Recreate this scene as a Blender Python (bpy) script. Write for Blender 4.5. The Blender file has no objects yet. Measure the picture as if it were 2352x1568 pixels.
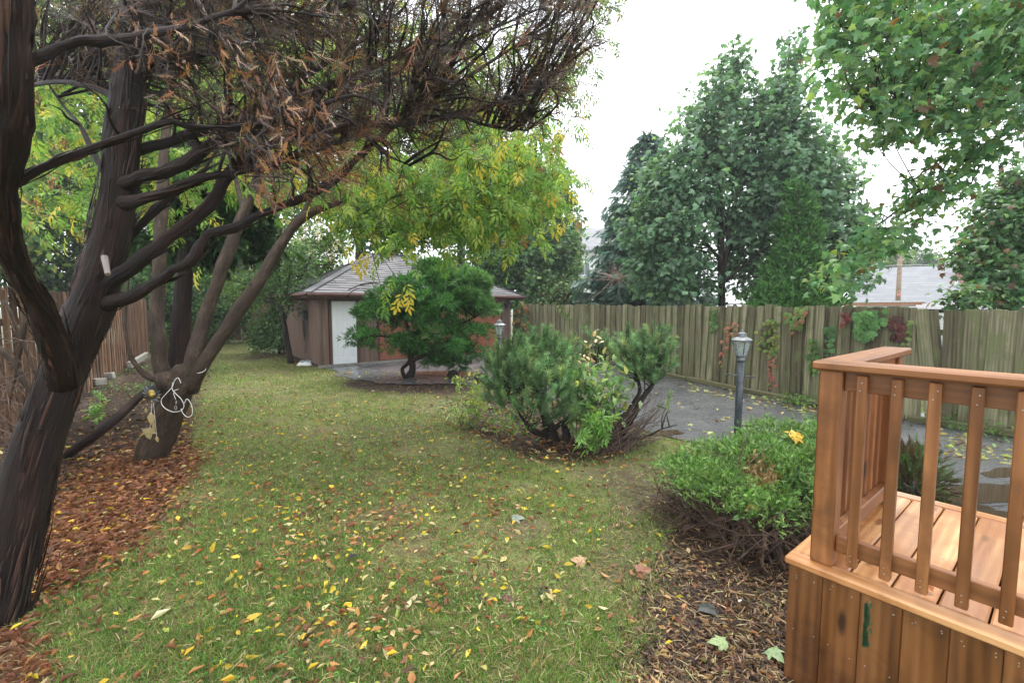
import bpy, bmesh, math, random
import numpy as np
from mathutils import Vector, Matrix

random.seed(5)
rng = np.random.default_rng(11)
scene = bpy.context.scene
COL = scene.collection

# ------------------------------------------------------------------ camera, sky, sun, exposure
EYE = 1.8
FPX = 1045.3                       # focal length in pixels of a 2352 x 1568 picture (16 mm on 36 mm film)
PITCH = math.atan(81 / FPX)
CA, SA = math.cos(PITCH), math.sin(PITCH)
cam_data = bpy.data.cameras.new("camera")
cam_data.sensor_width = 36.0
cam_data.lens = 16.0
cam_data.clip_start = 0.05
cam_data.clip_end = 3000
cam = bpy.data.objects.new("camera", cam_data)
COL.objects.link(cam)
cam.location = (0, 0, EYE)
cam.rotation_euler = (math.pi / 2 - PITCH, 0, 0)
scene.camera = cam

SUN_ELEV, SUN_AZ = math.radians(62), math.radians(28)      # azimuth clockwise from +Y
world = bpy.data.worlds.new("World")
scene.world = world
world.use_nodes = True
wn = world.node_tree
wn.nodes.clear()
w_out = wn.nodes.new("ShaderNodeOutputWorld")
w_bg = wn.nodes.new("ShaderNodeBackground")
w_bg.inputs["Strength"].default_value = 0.10
w_sky = wn.nodes.new("ShaderNodeTexSky")
w_sky.sky_type = 'NISHITA'
w_sky.sun_disc = False
w_sky.sun_elevation = SUN_ELEV
w_sky.sun_rotation = SUN_AZ
w_sky.dust_density = 4.0
w_co = wn.nodes.new("ShaderNodeTexCoord")
w_no = wn.nodes.new("ShaderNodeTexNoise")
w_no.inputs["Scale"].default_value = 2.2
w_no.inputs["Detail"].default_value = 4.0
w_rp = wn.nodes.new("ShaderNodeValToRGB")                   # one even layer of cloud, faintly mottled
w_rp.color_ramp.elements[0].position = 0.3
w_rp.color_ramp.elements[0].color = (8.6, 9.1, 9.6, 1)
w_rp.color_ramp.elements[1].position = 0.7
w_rp.color_ramp.elements[1].color = (10.4, 10.6, 10.9, 1)
w_mx = wn.nodes.new("ShaderNodeMixRGB")
w_mx.inputs[0].default_value = 0.88
wn.links.new(w_co.outputs["Generated"], w_no.inputs["Vector"])
wn.links.new(w_no.outputs["Fac"], w_rp.inputs["Fac"])
wn.links.new(w_sky.outputs["Color"], w_mx.inputs[1])
wn.links.new(w_rp.outputs["Color"], w_mx.inputs[2])
wn.links.new(w_mx.outputs[0], w_bg.inputs["Color"])
wn.links.new(w_bg.outputs[0], w_out.inputs["Surface"])

sun_data = bpy.data.lights.new("sun", 'SUN')
sun_data.energy = 1.5
sun_data.angle = math.radians(35)
sun_data.color = (1.0, 0.97, 0.92)
sun = bpy.data.objects.new("sun", sun_data)
COL.objects.link(sun)
sd = Vector((math.sin(SUN_AZ) * math.cos(SUN_ELEV), math.cos(SUN_AZ) * math.cos(SUN_ELEV), math.sin(SUN_ELEV)))
sun.rotation_euler = sd.to_track_quat('Z', 'Y').to_euler()
sun.location = sd * 50

scene.view_settings.view_transform = 'Standard'
scene.view_settings.look = 'None'
scene.view_settings.exposure = 1.62
scene.view_settings.gamma = 1.0
scene.view_settings.use_curve_mapping = False
scene.render.engine = 'CYCLES'
scene.cycles.max_bounces = 8
scene.cycles.transparent_max_bounces = 8
scene.cycles.use_denoising = True

# ------------------------------------------------------------------ survey helpers: where a sight line meets the ground or a depth
def ray(px, py):
    dx = (px - 1176) / FPX
    dz = -(py - 784) / FPX
    return np.array([dx, CA + dz * SA, -SA + dz * CA])

def G(px, py, z=0.0):
    r = ray(px, py); t = (z - EYE) / r[2]
    return np.array([r[0] * t, r[1] * t, z])

def D(px, py, y):
    r = ray(px, py); t = y / r[1]
    return np.array([r[0] * t, y, EYE + r[2] * t])

def Dv(px, py, y):
    px, py, y = np.broadcast_arrays(np.asarray(px, float), np.asarray(py, float), np.asarray(y, float))
    dx = (px - 1176) / FPX; dz = -(py - 784) / FPX
    ry = CA + dz * SA; rz = -SA + dz * CA
    t = y / ry
    return np.stack([dx * t, y, EYE + rz * t], -1)

def to_px(P):
    P = np.asarray(P, float)
    z = P[..., 2] - EYE
    d = np.maximum(P[..., 1] * CA - z * SA, 1e-3)
    u = P[..., 1] * SA + z * CA
    return 1176 + FPX * P[..., 0] / d, 784 - FPX * u / d

def inside(px, py, poly):
    px = np.asarray(px); py = np.asarray(py)
    r = np.zeros(px.shape, bool)
    n = len(poly)
    for i in range(n):
        x1, y1 = poly[i]; x2, y2 = poly[(i + 1) % n]
        if y1 == y2: continue
        c = ((y1 > py) != (y2 > py)) & (px < (x2 - x1) * (py - y1) / (y2 - y1) + x1)
        r ^= c
    return r

def sample_poly(poly, n):
    p = np.array(poly, float); lo, hi = p.min(0), p.max(0)
    out = np.zeros((0, 2))
    while len(out) < n:
        q = lo + rng.random((n * 2, 2)) * (hi - lo)
        out = np.vstack([out, q[inside(q[:, 0], q[:, 1], poly)]])
    return out[:n]

def unit(v):
    v = np.asarray(v, float)
    return v / np.maximum(np.linalg.norm(v, axis=-1, keepdims=True), 1e-9)

def rdir(n):
    return unit(rng.normal(size=(n, 3)))

def smooth(a, b, x):
    t = np.clip((np.asarray(x, float) - a) / (b - a), 0, 1)
    return t * t * (3 - 2 * t)

# ------------------------------------------------------------------ mesh helpers
def build_mesh(name, V, tris=None, quads=None, mat=None, col=None, smooth_sh=False):
    me = bpy.data.meshes.new(name)
    V = np.asarray(V, np.float32)
    parts, starts, tot = [], [], 0
    for F, k in ((tris, 3), (quads, 4)):
        if F is None or len(F) == 0: continue
        F = np.asarray(F, np.int32).reshape(-1, k)
        parts.append(F.ravel())
        starts.append(tot + np.arange(len(F), dtype=np.int32) * k)
        tot += F.size
    me.vertices.add(len(V)); me.vertices.foreach_set("co", V.ravel())
    L = np.concatenate(parts); S = np.concatenate(starts)
    me.loops.add(len(L)); me.loops.foreach_set("vertex_index", L)
    me.polygons.add(len(S)); me.polygons.foreach_set("loop_start", S)
    me.polygons.foreach_set("use_smooth", np.full(len(S), smooth_sh, bool))
    if col is not None:
        a = me.attributes.new("Col", 'FLOAT_COLOR', 'POINT')
        c = np.ones((len(V), 4), np.float32); c[:, :3] = col
        a.data.foreach_set("color", c.ravel())
    me.update(calc_edges=True)
    if mat is not None: me.materials.append(mat)
    return me

def props(o, label=None, cat=None, group=None, kind=None):
    if label: o["label"] = label
    if cat: o["category"] = cat
    if group: o["group"] = group
    if kind: o["kind"] = kind
    return o

def link(name, me, parent=None, loc=None):
    o = bpy.data.objects.new(name, me)
    COL.objects.link(o)
    if parent is not None: o.parent = parent
    if loc is not None: o.location = loc
    return o

def thing(name, label, cat, loc=(0, 0, 0), group=None):
    o = bpy.data.objects.new(name, None)
    o.empty_display_size = 0.1
    COL.objects.link(o)
    o.location = tuple(float(v) for v in loc)
    return props(o, label, cat, group)

def base_of(parent):
    b = np.zeros(3)
    while parent is not None:
        b += np.array(parent.location); parent = parent.parent
    return b

class Acc:
    """collects shapes in world coordinates; put() links them as one mesh object"""
    def __init__(s): s.V, s.T, s.Q, s.C, s.n = [], [], [], [], 0
    def add(s, V, T=None, Q=None, col=(1, 1, 1)):
        V = np.asarray(V, float)
        c = np.broadcast_to(np.asarray(col, float), V.shape)
        if T is not None and len(T): s.T.append(np.asarray(T, np.int64) + s.n)
        if Q is not None and len(Q): s.Q.append(np.asarray(Q, np.int64) + s.n)
        s.V.append(V); s.C.append(c); s.n += len(V)
        return s
    def box(s, c, d, ax=None, col=(1, 1, 1)):
        sg = np.array([[x, y, z] for x in (-1, 1) for y in (-1, 1) for z in (-1, 1)], float) * np.array(d) / 2
        if ax is not None: sg = sg @ np.array(ax)
        return s.add(sg + np.array(c), None, [[0, 1, 3, 2], [4, 6, 7, 5], [0, 4, 5, 1], [2, 3, 7, 6], [0, 2, 6, 4], [1, 5, 7, 3]], col)
    def tube(s, pts, rad, sides=8, col=None, wob=0.0, steps=0, caps=True):
        pts = np.asarray(pts, float); rad = np.broadcast_to(np.asarray(rad, float), (len(pts),))
        if steps and len(pts) > 2: pts, rad = resample(pts, rad, steps)
        if wob and steps and len(pts) > 6:
            m_ = len(pts); k_ = np.array([1, 3, 5, 3, 1.]); k_ /= k_.sum(); jn = np.stack([np.convolve(rng.normal(size=m_ + 4), k_, 'valid') for _ in range(4)], -1)
            jn[0] = 0; am = np.clip(.03 / rad, .25, 1.0); pts = pts + jn[:, :3] * (rad * am * .40)[:, None]; rad = rad * (1 + jn[:, 3] * .18 * am)
        n = len(pts)
        t = unit(np.gradient(pts, axis=0))
        u = np.cross(t[0], [0.31, 0.17, 0.93]); u /= np.linalg.norm(u)
        ring = np.arange(sides) / sides * 2 * math.pi
        V = np.zeros((n, sides, 3)); ph = rng.random(4) * 6.28
        for i in range(n):
            u = u - t[i] * (u @ t[i]); u /= max(np.linalg.norm(u), 1e-9)
            v = np.cross(t[i], u)
            r = rad[i]
            if wob:
                r = rad[i] * (1 + wob * (np.sin(ring * 2 + ph[0] + i * .5) * .5 + np.sin(ring * 5 + ph[1] + i * .35) * .35 + rng.normal(size=sides) * .25))
                r = r[:, None]
            V[i] = pts[i] + r * (np.cos(ring)[:, None] * u + np.sin(ring)[:, None] * v)
        V = V.reshape(-1, 3)
        if col is None or tuple(col) == (1, 1, 1):       # bark runs along the limb: round-the-limb and along-the-limb coordinates
            ln = np.concatenate([[0], np.cumsum(np.linalg.norm(np.diff(pts, axis=0), axis=1))]) + ph[2]
            rr = np.full(n, max(float(np.mean(rad)), .01))
            col = np.stack([(rr[:, None] * np.cos(ring)), (rr[:, None] * np.sin(ring)), np.broadcast_to(ln[:, None], (n, sides))], -1).reshape(-1, 3)
        i, j = np.meshgrid(np.arange(n - 1), np.arange(sides), indexing='ij')
        a = i * sides + j; b = i * sides + (j + 1) % sides
        Q = np.stack([a, b, b + sides, a + sides], -1).reshape(-1, 4)
        T = None
        if caps and sides > 2:
            k = np.arange(1, sides - 1)
            o = (n - 1) * sides
            T = np.vstack([np.stack([0 * k, k + 1, k], -1), np.stack([o + 0 * k, o + k, o + k + 1], -1)])
        return s.add(V, T, Q, col)
    def lathe(s, c, prof, sides=16, col=(1, 1, 1), rot=0.0):
        prof = np.array(prof, float); n = len(prof)
        a = np.arange(sides) / sides * 2 * math.pi + rot
        V = np.stack([prof[:, 0, None] * np.cos(a), prof[:, 0, None] * np.sin(a), np.broadcast_to(prof[:, 1, None], (n, sides))], -1).reshape(-1, 3) + np.array(c)
        i, j = np.meshgrid(np.arange(n - 1), np.arange(sides), indexing='ij')
        p = i * sides + j; q = i * sides + (j + 1) % sides
        k = np.arange(1, sides - 1); o = (n - 1) * sides
        return s.add(V, np.vstack([np.stack([0 * k, k + 1, k], -1), np.stack([o + 0 * k, o + k, o + k + 1], -1)]), np.stack([p, q, q + sides, p + sides], -1).reshape(-1, 4), col)
    def leaves(s, tpl, pos, X, N, S, col):
        TV, TF = tpl
        pos = np.asarray(pos, float); n = len(pos)
        if n == 0: return s
        X = unit(X); Z = np.asarray(N, float); Z = unit(Z - (Z * X).sum(1, keepdims=True) * X); Y = np.cross(Z, X)
        S = np.broadcast_to(np.asarray(S, float), (n,))
        V = pos[:, None] + S[:, None, None] * (TV[None, :, 0:1] * X[:, None] + TV[None, :, 1:2] * Y[:, None] + TV[None, :, 2:3] * Z[:, None])
        F = TF[None] + (np.arange(n) * len(TV))[:, None, None]
        C = np.repeat(np.broadcast_to(col, (n, 3)), len(TV), 0)
        return s.add(V.reshape(-1, 3), F.reshape(-1, 3), None, C)
    def put(s, name, mat, parent=None, smooth_sh=False, base=None):
        V = np.concatenate(s.V)
        b = base_of(parent) if parent is not None else (np.array(base, float) if base is not None else np.zeros(3))
        me = build_mesh(name, V - b, np.concatenate(s.T) if s.T else None, np.concatenate(s.Q) if s.Q else None, mat, np.concatenate(s.C), smooth_sh)
        return link(name, me, parent, None if parent is not None else tuple(b))

def resample(pts, rad, m):
    n = len(pts); P = np.vstack([2 * pts[0] - pts[1], pts, 2 * pts[-1] - pts[-2]])
    out, r = [], []
    for i in range(n - 1):
        p0, p1, p2, p3 = P[i:i + 4]
        for k in range(m):
            t = k / m
            out.append(.5 * (2 * p1 + (p2 - p0) * t + (2 * p0 - 5 * p1 + 4 * p2 - p3) * t * t + (3 * p1 - p0 - 3 * p2 + p3) * t ** 3))
            r.append(rad[i] * (1 - t) + rad[i + 1] * t)
    out.append(pts[-1]); r.append(rad[-1])
    return np.array(out), np.array(r)

def limb(acc, L, sides=10, wob=0.10, steps=5, col=None):
    """L: rows (px, py, depth, width in px)"""
    L = np.array(L, float)
    pts = Dv(L[:, 0], L[:, 1], L[:, 2]); rad = L[:, 3] * L[:, 2] / FPX / 2 / np.sqrt(1 + ((L[:, 0] - 1176) / FPX) ** 2)
    acc.tube(pts, rad, sides, col, wob, steps)
    return pts

# leaf templates: length 1 along +X, flat in XY
def tri_fan(outline, centre):
    V = [centre] + outline
    n = len(outline)
    return np.array(V, float), np.array([[0, i, i % n + 1] for i in range(1, n + 1)])
OVATE = (np.array([[0, 0, 0], [.38, .24, .07], [.38, -.24, .07], [.5, 0, -.01], [1, 0, -.12], [.75, .15, .02], [.75, -.15, .02]], float),
         np.array([[0, 3, 1], [0, 2, 3], [1, 3, 5], [5, 3, 4], [2, 6, 3], [6, 4, 3]]))
DIAMOND = (np.array([[0, 0, 0], [.45, .3, .08], [.45, -.3, .08], [1, 0, -.1]], float), np.array([[0, 2, 1], [1, 2, 3]]))
MAPLE = tri_fan([[.0, .0, 0], [.05, .32, -.03], [-.05, .5, -.1], [.3, .36, 0], [.55, .55, -.1], [.52, .25, .02], [.72, .2, .0], [1, 0, -.14], [.72, -.2, 0], [.52, -.25, .02], [.55, -.55, -.1],
                 [.3, -.36, 0], [-.05, -.5, -.1], [.05, -.32, -.03]], [.3, 0, .05])
CREEP = tri_fan([[0, 0, 0], [-.02, .3, 0], [.2, .48, -.06], [.5, .32, 0], [.72, .38, -.08], [.75, .15, 0], [1, 0, -.12], [.75, -.15, 0], [.72, -.38, -.08], [.5, -.32, 0], [.2, -.48, -.06], [-.02, -.3, 0]], [.35, 0, .06])
def compound(k):
    Vs, Fs = [], []
    spec = [(.52, 0, .60), (.34, .62, .50), (.34, -.62, .50), (.10, .85, .42), (.10, -.85, .42)][:k]
    for j, (x, a, s) in enumerate(spec):
        V = OVATE[0] * s; V[:, 1] *= .72; c, n = math.cos(a), math.sin(a); o = .07 if j else 0
        V = np.stack([V[:, 0] * c - V[:, 1] * n + x + o * c, V[:, 0] * n + V[:, 1] * c + o * n, V[:, 2] - .35 * V[:, 0] ** 2], -1)
        Fs.append(OVATE[1] + len(OVATE[0]) * j); Vs.append(V)
    V = np.vstack(Vs); F = np.vstack(Fs); n0 = len(V)
    V = np.vstack([V, [[-.15, .012, .03], [-.15, -.012, .03], [.52, 0, 0]]]); F = np.vstack([F, [[n0, n0 + 1, n0 + 2]]])
    return V, F
COMP5, COMP3 = compound(5), compound(3)
def frond(k, w, spread, ln, jit=.12, seed=1, core=.05):
    r = np.random.default_rng(seed)
    V = [[0, core, 0], [0, -core, 0], [1, 0, 0]]; F = [[0, 1, 2]]
    for i in range(k):
        x = .08 + .85 * i / k; sg = 1 if i % 2 else -1
        a = sg * (spread + r.normal() * jit); l = ln * (1 - .6 * x) * (1 + r.normal() * .15); zz = r.normal() * .12
        c, n = math.cos(a), math.sin(a); b = len(V)
        V += [[x - n * w, c * w, 0], [x + n * w, -c * w, 0], [x + c * l, n * l, zz * l + .0]]
        F += [[b, b + 1, b + 2]]
    return np.array(V, float), np.array(F)
CEDAR = frond(14, .05, .6, .55, seed=2)
JUNI = frond(16, .04, .55, .45, seed=3, jit=.25)
JUNF = frond(9, .06, .6, .5, seed=8, jit=.3)
SPRUCE = frond(18, .035, .75, .34, seed=4)
DEAD = frond(15, .011, .62, .45, jit=.4, seed=6, core=.010)
def bottle(k, ln, w, seed):
    r = np.random.default_rng(seed); V, F = [], []
    for i in range(k):
        x = .1 + .9 * (i / k) ** .8; a = i * 2.4; up = .55 + .5 * x + r.normal() * .1
        d = np.array([up, math.cos(a), math.sin(a)]); d /= np.linalg.norm(d)
        s = np.array([0, -math.sin(a), math.cos(a)]) * w; p = np.array([x, 0, 0]); b = len(V)
        V += [p + s, p - s, p + d * ln * (1 + r.normal() * .12)]; F.append([b, b + 1, b + 2])
    b = len(V); V += [[0, .03, 0], [0, -.03, 0], [1, 0, 0], [0, 0, .03], [0, 0, -.03]]; F += [[b, b + 1, b + 2], [b + 3, b + 4, b + 2]]
    return np.array(V, float), np.array(F)
PINE = bottle(40, .46, .030, 5)

# ------------------------------------------------------------------ materials
scene.cycles.denoising_prefilter = 'NONE'
def new_mat(name):
    m = bpy.data.materials.new(name); m.use_nodes = True
    nt = m.node_tree; nt.nodes.clear()
    out = nt.nodes.new("ShaderNodeOutputMaterial"); b = nt.nodes.new("ShaderNodeBsdfPrincipled")
    nt.links.new(b.outputs[0], out.inputs[0])
    return m, nt, b, out
def node(nt, kind, **kw):
    n = nt.nodes.new(kind)
    for k, v in kw.items():
        if k in n.inputs: n.inputs[k].default_value = v
        else: setattr(n, k, v)
    return n
def ramp(nt, fac, stops):
    r = nt.nodes.new("ShaderNodeValToRGB"); e = r.color_ramp.elements
    while len(e) < len(stops): e.new(.5)
    for x, (p, c) in zip(e, stops):
        x.position = p; x.color = (*c, 1) if len(c) == 3 else c
    nt.links.new(fac, r.inputs[0])
    return r.outputs[0]
def mix(nt, fac, a, b, mode='MIX'):
    m = nt.nodes.new("ShaderNodeMixRGB"); m.blend_type = mode
    for i, v in ((0, fac), (1, a), (2, b)):
        if hasattr(v, "is_output"): nt.links.new(v, m.inputs[i])
        elif isinstance(v, (int, float)): m.inputs[i].default_value = v
        else: m.inputs[i].default_value = (*v, 1)
    return m.outputs[0]
def noise(nt, vec, scale, detail=4, rough=.55):
    n = node(nt, "ShaderNodeTexNoise", Scale=scale, Detail=detail, Roughness=rough)
    if vec is not None: nt.links.new(vec, n.inputs["Vector"])
    return n.outputs["Fac"]
def coords(nt, scale=(1, 1, 1), which="Object", randomize=False):
    c = nt.nodes.new("ShaderNodeTexCoord"); v = c.outputs[which]
    if randomize:
        oi = nt.nodes.new("ShaderNodeObjectInfo")
        mu = node(nt, "ShaderNodeMath", operation='MULTIPLY'); mu.inputs[1].default_value = 37.0
        nt.links.new(oi.outputs["Random"], mu.inputs[0])
        ad = node(nt, "ShaderNodeVectorMath", operation='ADD')
        nt.links.new(v, ad.inputs[0]); nt.links.new(mu.outputs[0], ad.inputs[1]); v = ad.outputs[0]
    mp = nt.nodes.new("ShaderNodeMapping"); mp.inputs["Scale"].default_value = scale
    nt.links.new(v, mp.inputs["Vector"])
    return mp.outputs[0]
def bump(nt, b, h, strength, dist=.01):
    n = node(nt, "ShaderNodeBump", Strength=strength, Distance=dist)
    nt.links.new(h, n.inputs["Height"]); nt.links.new(n.outputs[0], b.inputs["Normal"])

def leaf_mat(name, trans=.35, rough=.42, spec=.35):
    m, nt, b, out = new_mat(name)
    a = node(nt, "ShaderNodeAttribute", attribute_name="Col")
    n = noise(nt, coords(nt), 9, 2)
    c = mix(nt, 1.0, a.outputs["Color"], ramp(nt, n, [(.3, (.72, .74, .7)), (.7, (1.2, 1.18, 1.15))]), 'MULTIPLY')
    nt.links.new(c, b.inputs["Base Color"])
    b.inputs["Roughness"].default_value = rough; b.inputs["Specular IOR Level"].default_value = spec
    t = nt.nodes.new("ShaderNodeBsdfTranslucent"); nt.links.new(mix(nt, 1.0, c, (1.25, 1.3, .7), 'MULTIPLY'), t.inputs[0])
    mx = nt.nodes.new("ShaderNodeMixShader"); mx.inputs[0].default_value = trans
    nt.links.new(b.outputs[0], mx.inputs[1]); nt.links.new(t.outputs[0], mx.inputs[2]); nt.links.new(mx.outputs[0], out.inputs[0])
    return m
LEAF = leaf_mat("leaf_surface", .42)
NEEDLE = leaf_mat("needle_surface", .28, .5, .25)
DRYLEAF = leaf_mat("dry_leaf_surface", .2, .5, .3)
BARKSTRIP = leaf_mat("loose_bark", .02, .6, .25)

def wood_mat(name, cols, knots=True, rough=.42, rnd=.35, along=1.3, across=19, stain=None, bumpk=.25):
    m, nt, b, out = new_mat(name)
    v = coords(nt, (along, across, across), randomize=True)
    n1 = noise(nt, v, 1.0, 6, .62)
    v2 = coords(nt, (.7, 7, 7), randomize=True)
    n2 = noise(nt, v2, 1.0, 3)
    w = node(nt, "ShaderNodeTexWave", Scale=1.1, Distortion=7.0, Detail=2.0); w.bands_direction = 'Y'
    nt.links.new(v2, w.inputs["Vector"])
    g = mix(nt, .16, n1, w.outputs["Fac"]); g = mix(nt, .45, g, n2)
    c = ramp(nt, g, [(.34, cols[0]), (.5, cols[1]), (.64, cols[2])])
    oi = nt.nodes.new("ShaderNodeObjectInfo")
    c = mix(nt, 1.0, c, ramp(nt, oi.outputs["Random"], [(0, (1 - rnd, 1 - rnd * 1.1, 1 - rnd * 1.2)), (1, (1 + rnd * .7, 1 + rnd * .7, 1 + rnd * .7))]), 'MULTIPLY')
    if knots:
        vk = coords(nt, (2.6, 9, 9), randomize=True)
        k = node(nt, "ShaderNodeTexVoronoi", Scale=1.0, Randomness=1.0); nt.links.new(vk, k.inputs["Vector"])
        c = mix(nt, ramp(nt, k.outputs["Distance"], [(.09, (.9, .9, .9)), (.20, (0, 0, 0))]), c, tuple(x * .28 for x in cols[0]))
    if stain:
        vs = coords(nt, (2.2, 2.2, 2.2), randomize=True)
        c = mix(nt, ramp(nt, noise(nt, vs, 1.3, 5, .6), [(.48, (0, 0, 0)), (.62, (.75, .75, .75))]), c, stain)
    nt.links.new(c, b.inputs["Base Color"])
    rr = ramp(nt, n2, [(.3, (rough - .12,) * 3), (.7, (rough + .18,) * 3)]); nt.links.new(rr, b.inputs["Roughness"])
    bump(nt, b, g, bumpk, .006)
    return m
CEDARWOOD = wood_mat("new_cedar_wood", [(.125, .043, .011), (.235, .090, .027), (.34, .15, .052)], rnd=.24, stain=(.13, .048, .013))
CEDARSHEEN = wood_mat("wet_sheen_decking", [(.25, .095, .030), (.42, .20, .075), (.56, .33, .15)], rnd=.26, stain=(.30, .115, .036), rough=.28, along=1.0, across=13)  # lighter copy of the rail wood: wet sky reflection put into the colour
CEDARSKIRT = wood_mat("shaded_cedar_skirting", [(.07, .025, .007), (.16, .062, .017), (.235, .105, .034)], rnd=.18, rough=.4, stain=(.04, .015, .005), across=14)  # weaker sky light on upright boards put into the colour, plus real stains
GREYWOOD = wood_mat("weathered_fence_wood", [(.055, .047, .027), (.175, .16, .09), (.31, .29, .185)], knots=False, rough=.75, rnd=.5, stain=(.13, .15, .055), across=30, bumpk=.6)
BROWNWOOD = wood_mat("brown_fence_wood", [(.04, .02, .012), (.14, .072, .04), (.30, .17, .10)], knots=False, rough=.7, rnd=.5, across=30, bumpk=.5)
SIDING = wood_mat("faded_brown_siding", [(.10, .058, .042), (.165, .104, .08), (.22, .15, .12)], knots=False, rough=.65, rnd=.10, across=40, bumpk=.3)
TIMBER = wood_mat("mossy_timber", [(.05, .045, .022), (.13, .12, .055), (.20, .17, .09)], knots=False, rough=.8, rnd=.3, stain=(.08, .11, .03))

def plain(name, c, rough=.5, metal=0, var=.15, scale=20, bumpk=0, spec=.5):
    m, nt, b, out = new_mat(name)
    n = noise(nt, coords(nt), scale, 5)
    nt.links.new(ramp(nt, n, [(.3, tuple(x * (1 - var) for x in c)), (.7, tuple(min(1, x * (1 + var)) for x in c))]), b.inputs["Base Color"])
    b.inputs["Roughness"].default_value = rough; b.inputs["Metallic"].default_value = metal; b.inputs["Specular IOR Level"].default_value = spec
    if bumpk: bump(nt, b, n, bumpk)
    return m
def bark_mat(name, c0, c1, c2, sc=(70, 70, 5), rough=.6, bk=1.0):
    m, nt, b, out = new_mat(name)
    at = node(nt, "ShaderNodeAttribute", attribute_name="Col")
    def co(k):
        mp = nt.nodes.new("ShaderNodeMapping"); mp.inputs["Scale"].default_value = k; nt.links.new(at.outputs["Vector"], mp.inputs["Vector"]); return mp.outputs[0]
    n = noise(nt, co(sc), 1.0, 8, .7); n2 = noise(nt, co((9, 9, 2.2)), 1.0, 4); n3 = noise(nt, co(tuple(x * .35 for x in sc)), 1.0, 4)
    h = mix(nt, .45, n, n3)
    c = ramp(nt, mix(nt, .3, h, n2), [(.34, c0), (.52, c1), (.66, c2)])
    nt.links.new(c, b.inputs["Base Color"]); b.inputs["Roughness"].default_value = rough; b.inputs["Specular IOR Level"].default_value = .3
    bump(nt, b, h, bk, .05)
    return m
CEDARBARK = bark_mat("wet_shaggy_bark", (.003, .002, .0016), (.017, .0075, .0048), (.075, .028, .015), sc=(75, 75, 3.5), rough=.62)
ELDERBARK = bark_mat("rough_brown_bark", (.018, .012, .008), (.06, .04, .026), (.15, .11, .075), sc=(45, 45, 14), rough=.75)
DARKBARK = bark_mat("dark_bark", (.010, .0075, .006), (.03, .022, .016), (.075, .055, .04), sc=(40, 40, 9), rough=.75)
TWIG = plain("dry_twig", (.085, .05, .035), .7, var=.4)
WHITEPAINT = plain("white_door_paint", (.78, .80, .82), .4, var=.04, scale=6)
DOORRED = plain("red_brown_door_paint", (.30, .105, .06), .45, var=.2, scale=9)
TRIM = plain("dark_red_brown_trim", (.105, .045, .034), .4, var=.2, scale=8)
LAMPBLACK = plain("chipped_black_paint", (.042, .052, .062), .38, var=.55, scale=16, bumpk=.1)
PEWTER = plain("grey_lamp_metal", (.16, .175, .18), .42, .5, var=.35, scale=40)
CONCRETE = plain("old_concrete", (.26, .25, .22), .85, var=.3, scale=9, bumpk=.4)
STEEL = plain("galvanised_nail", (.45, .45, .44), .4, .7)
WIRE = plain("dark_green_cable", (.02, .035, .03), .45)
WHITECORD = plain("white_cord", (.72, .72, .68), .55, var=.05)

def glass_mat(name, tint=(.75, .82, .8)):
    m, nt, b, out = new_mat(name)
    b.inputs["Base Color"].default_value = (*tint, 1); b.inputs["Roughness"].default_value = .12
    b.inputs["Transmission Weight"].default_value = .75; b.inputs["IOR"].default_value = 1.3
    return m
LAMPGLASS = glass_mat("frosted_lamp_glass")
DARKGLASS = plain("dark_window_glass", (.10, .12, .13), .08, var=.1)

def shingle_mat(name, c, sx=3.0, sy=7.0):
    m, nt, b, out = new_mat(name)
    oi = nt.nodes.new("ShaderNodeObjectInfo")
    n = noise(nt, coords(nt), 90, 3); n2 = noise(nt, coords(nt, which="Object"), 1.4, 4)
    cc = ramp(nt, mix(nt, .4, n, n2), [(.3, tuple(x * .62 for x in c)), (.7, tuple(x * 1.3 for x in c))])
    cc = mix(nt, 1.0, cc, ramp(nt, oi.outputs["Random"], [(0, (.55, .55, .57)), (1, (1.4, 1.38, 1.36))]), 'MULTIPLY')
    nt.links.new(cc, b.inputs["Base Color"]); b.inputs["Roughness"].default_value = .55
    bump(nt, b, n, .3, .004)
    return m
SHINGLE = shingle_mat("grey_asphalt_shingle", (.095, .093, .10))

def brick_mat(name, sc=1.0, c1=(.36, .12, .075), c2=(.26, .085, .055), mort=(.42, .38, .34), bw=.21, bh=.075):
    m, nt, b, out = new_mat(name)
    t = node(nt, "ShaderNodeTexBrick", Scale=sc); t.inputs["Color1"].default_value = (*c1, 1); t.inputs["Color2"].default_value = (*c2, 1); t.inputs["Mortar"].default_value = (*mort, 1)
    t.inputs["Brick Width"].default_value = bw; t.inputs["Row Height"].default_value = bh; t.inputs["Mortar Size"].default_value = .008
    mp = nt.nodes.new("ShaderNodeMapping"); mp.inputs["Rotation"].default_value = (math.pi / 2, 0, 0)
    c = nt.nodes.new("ShaderNodeTexCoord"); nt.links.new(c.outputs["Object"], mp.inputs["Vector"]); nt.links.new(mp.outputs[0], t.inputs["Vector"])
    nt.links.new(t.outputs["Color"], b.inputs["Base Color"]); b.inputs["Roughness"].default_value = .8
    return m
BRICK = brick_mat("red_chimney_brick")
FARROOF = brick_mat("far_grey_shingles", 1.0, (.20, .205, .22), (.16, .165, .18), (.11, .11, .12), .5, .16)

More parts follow.
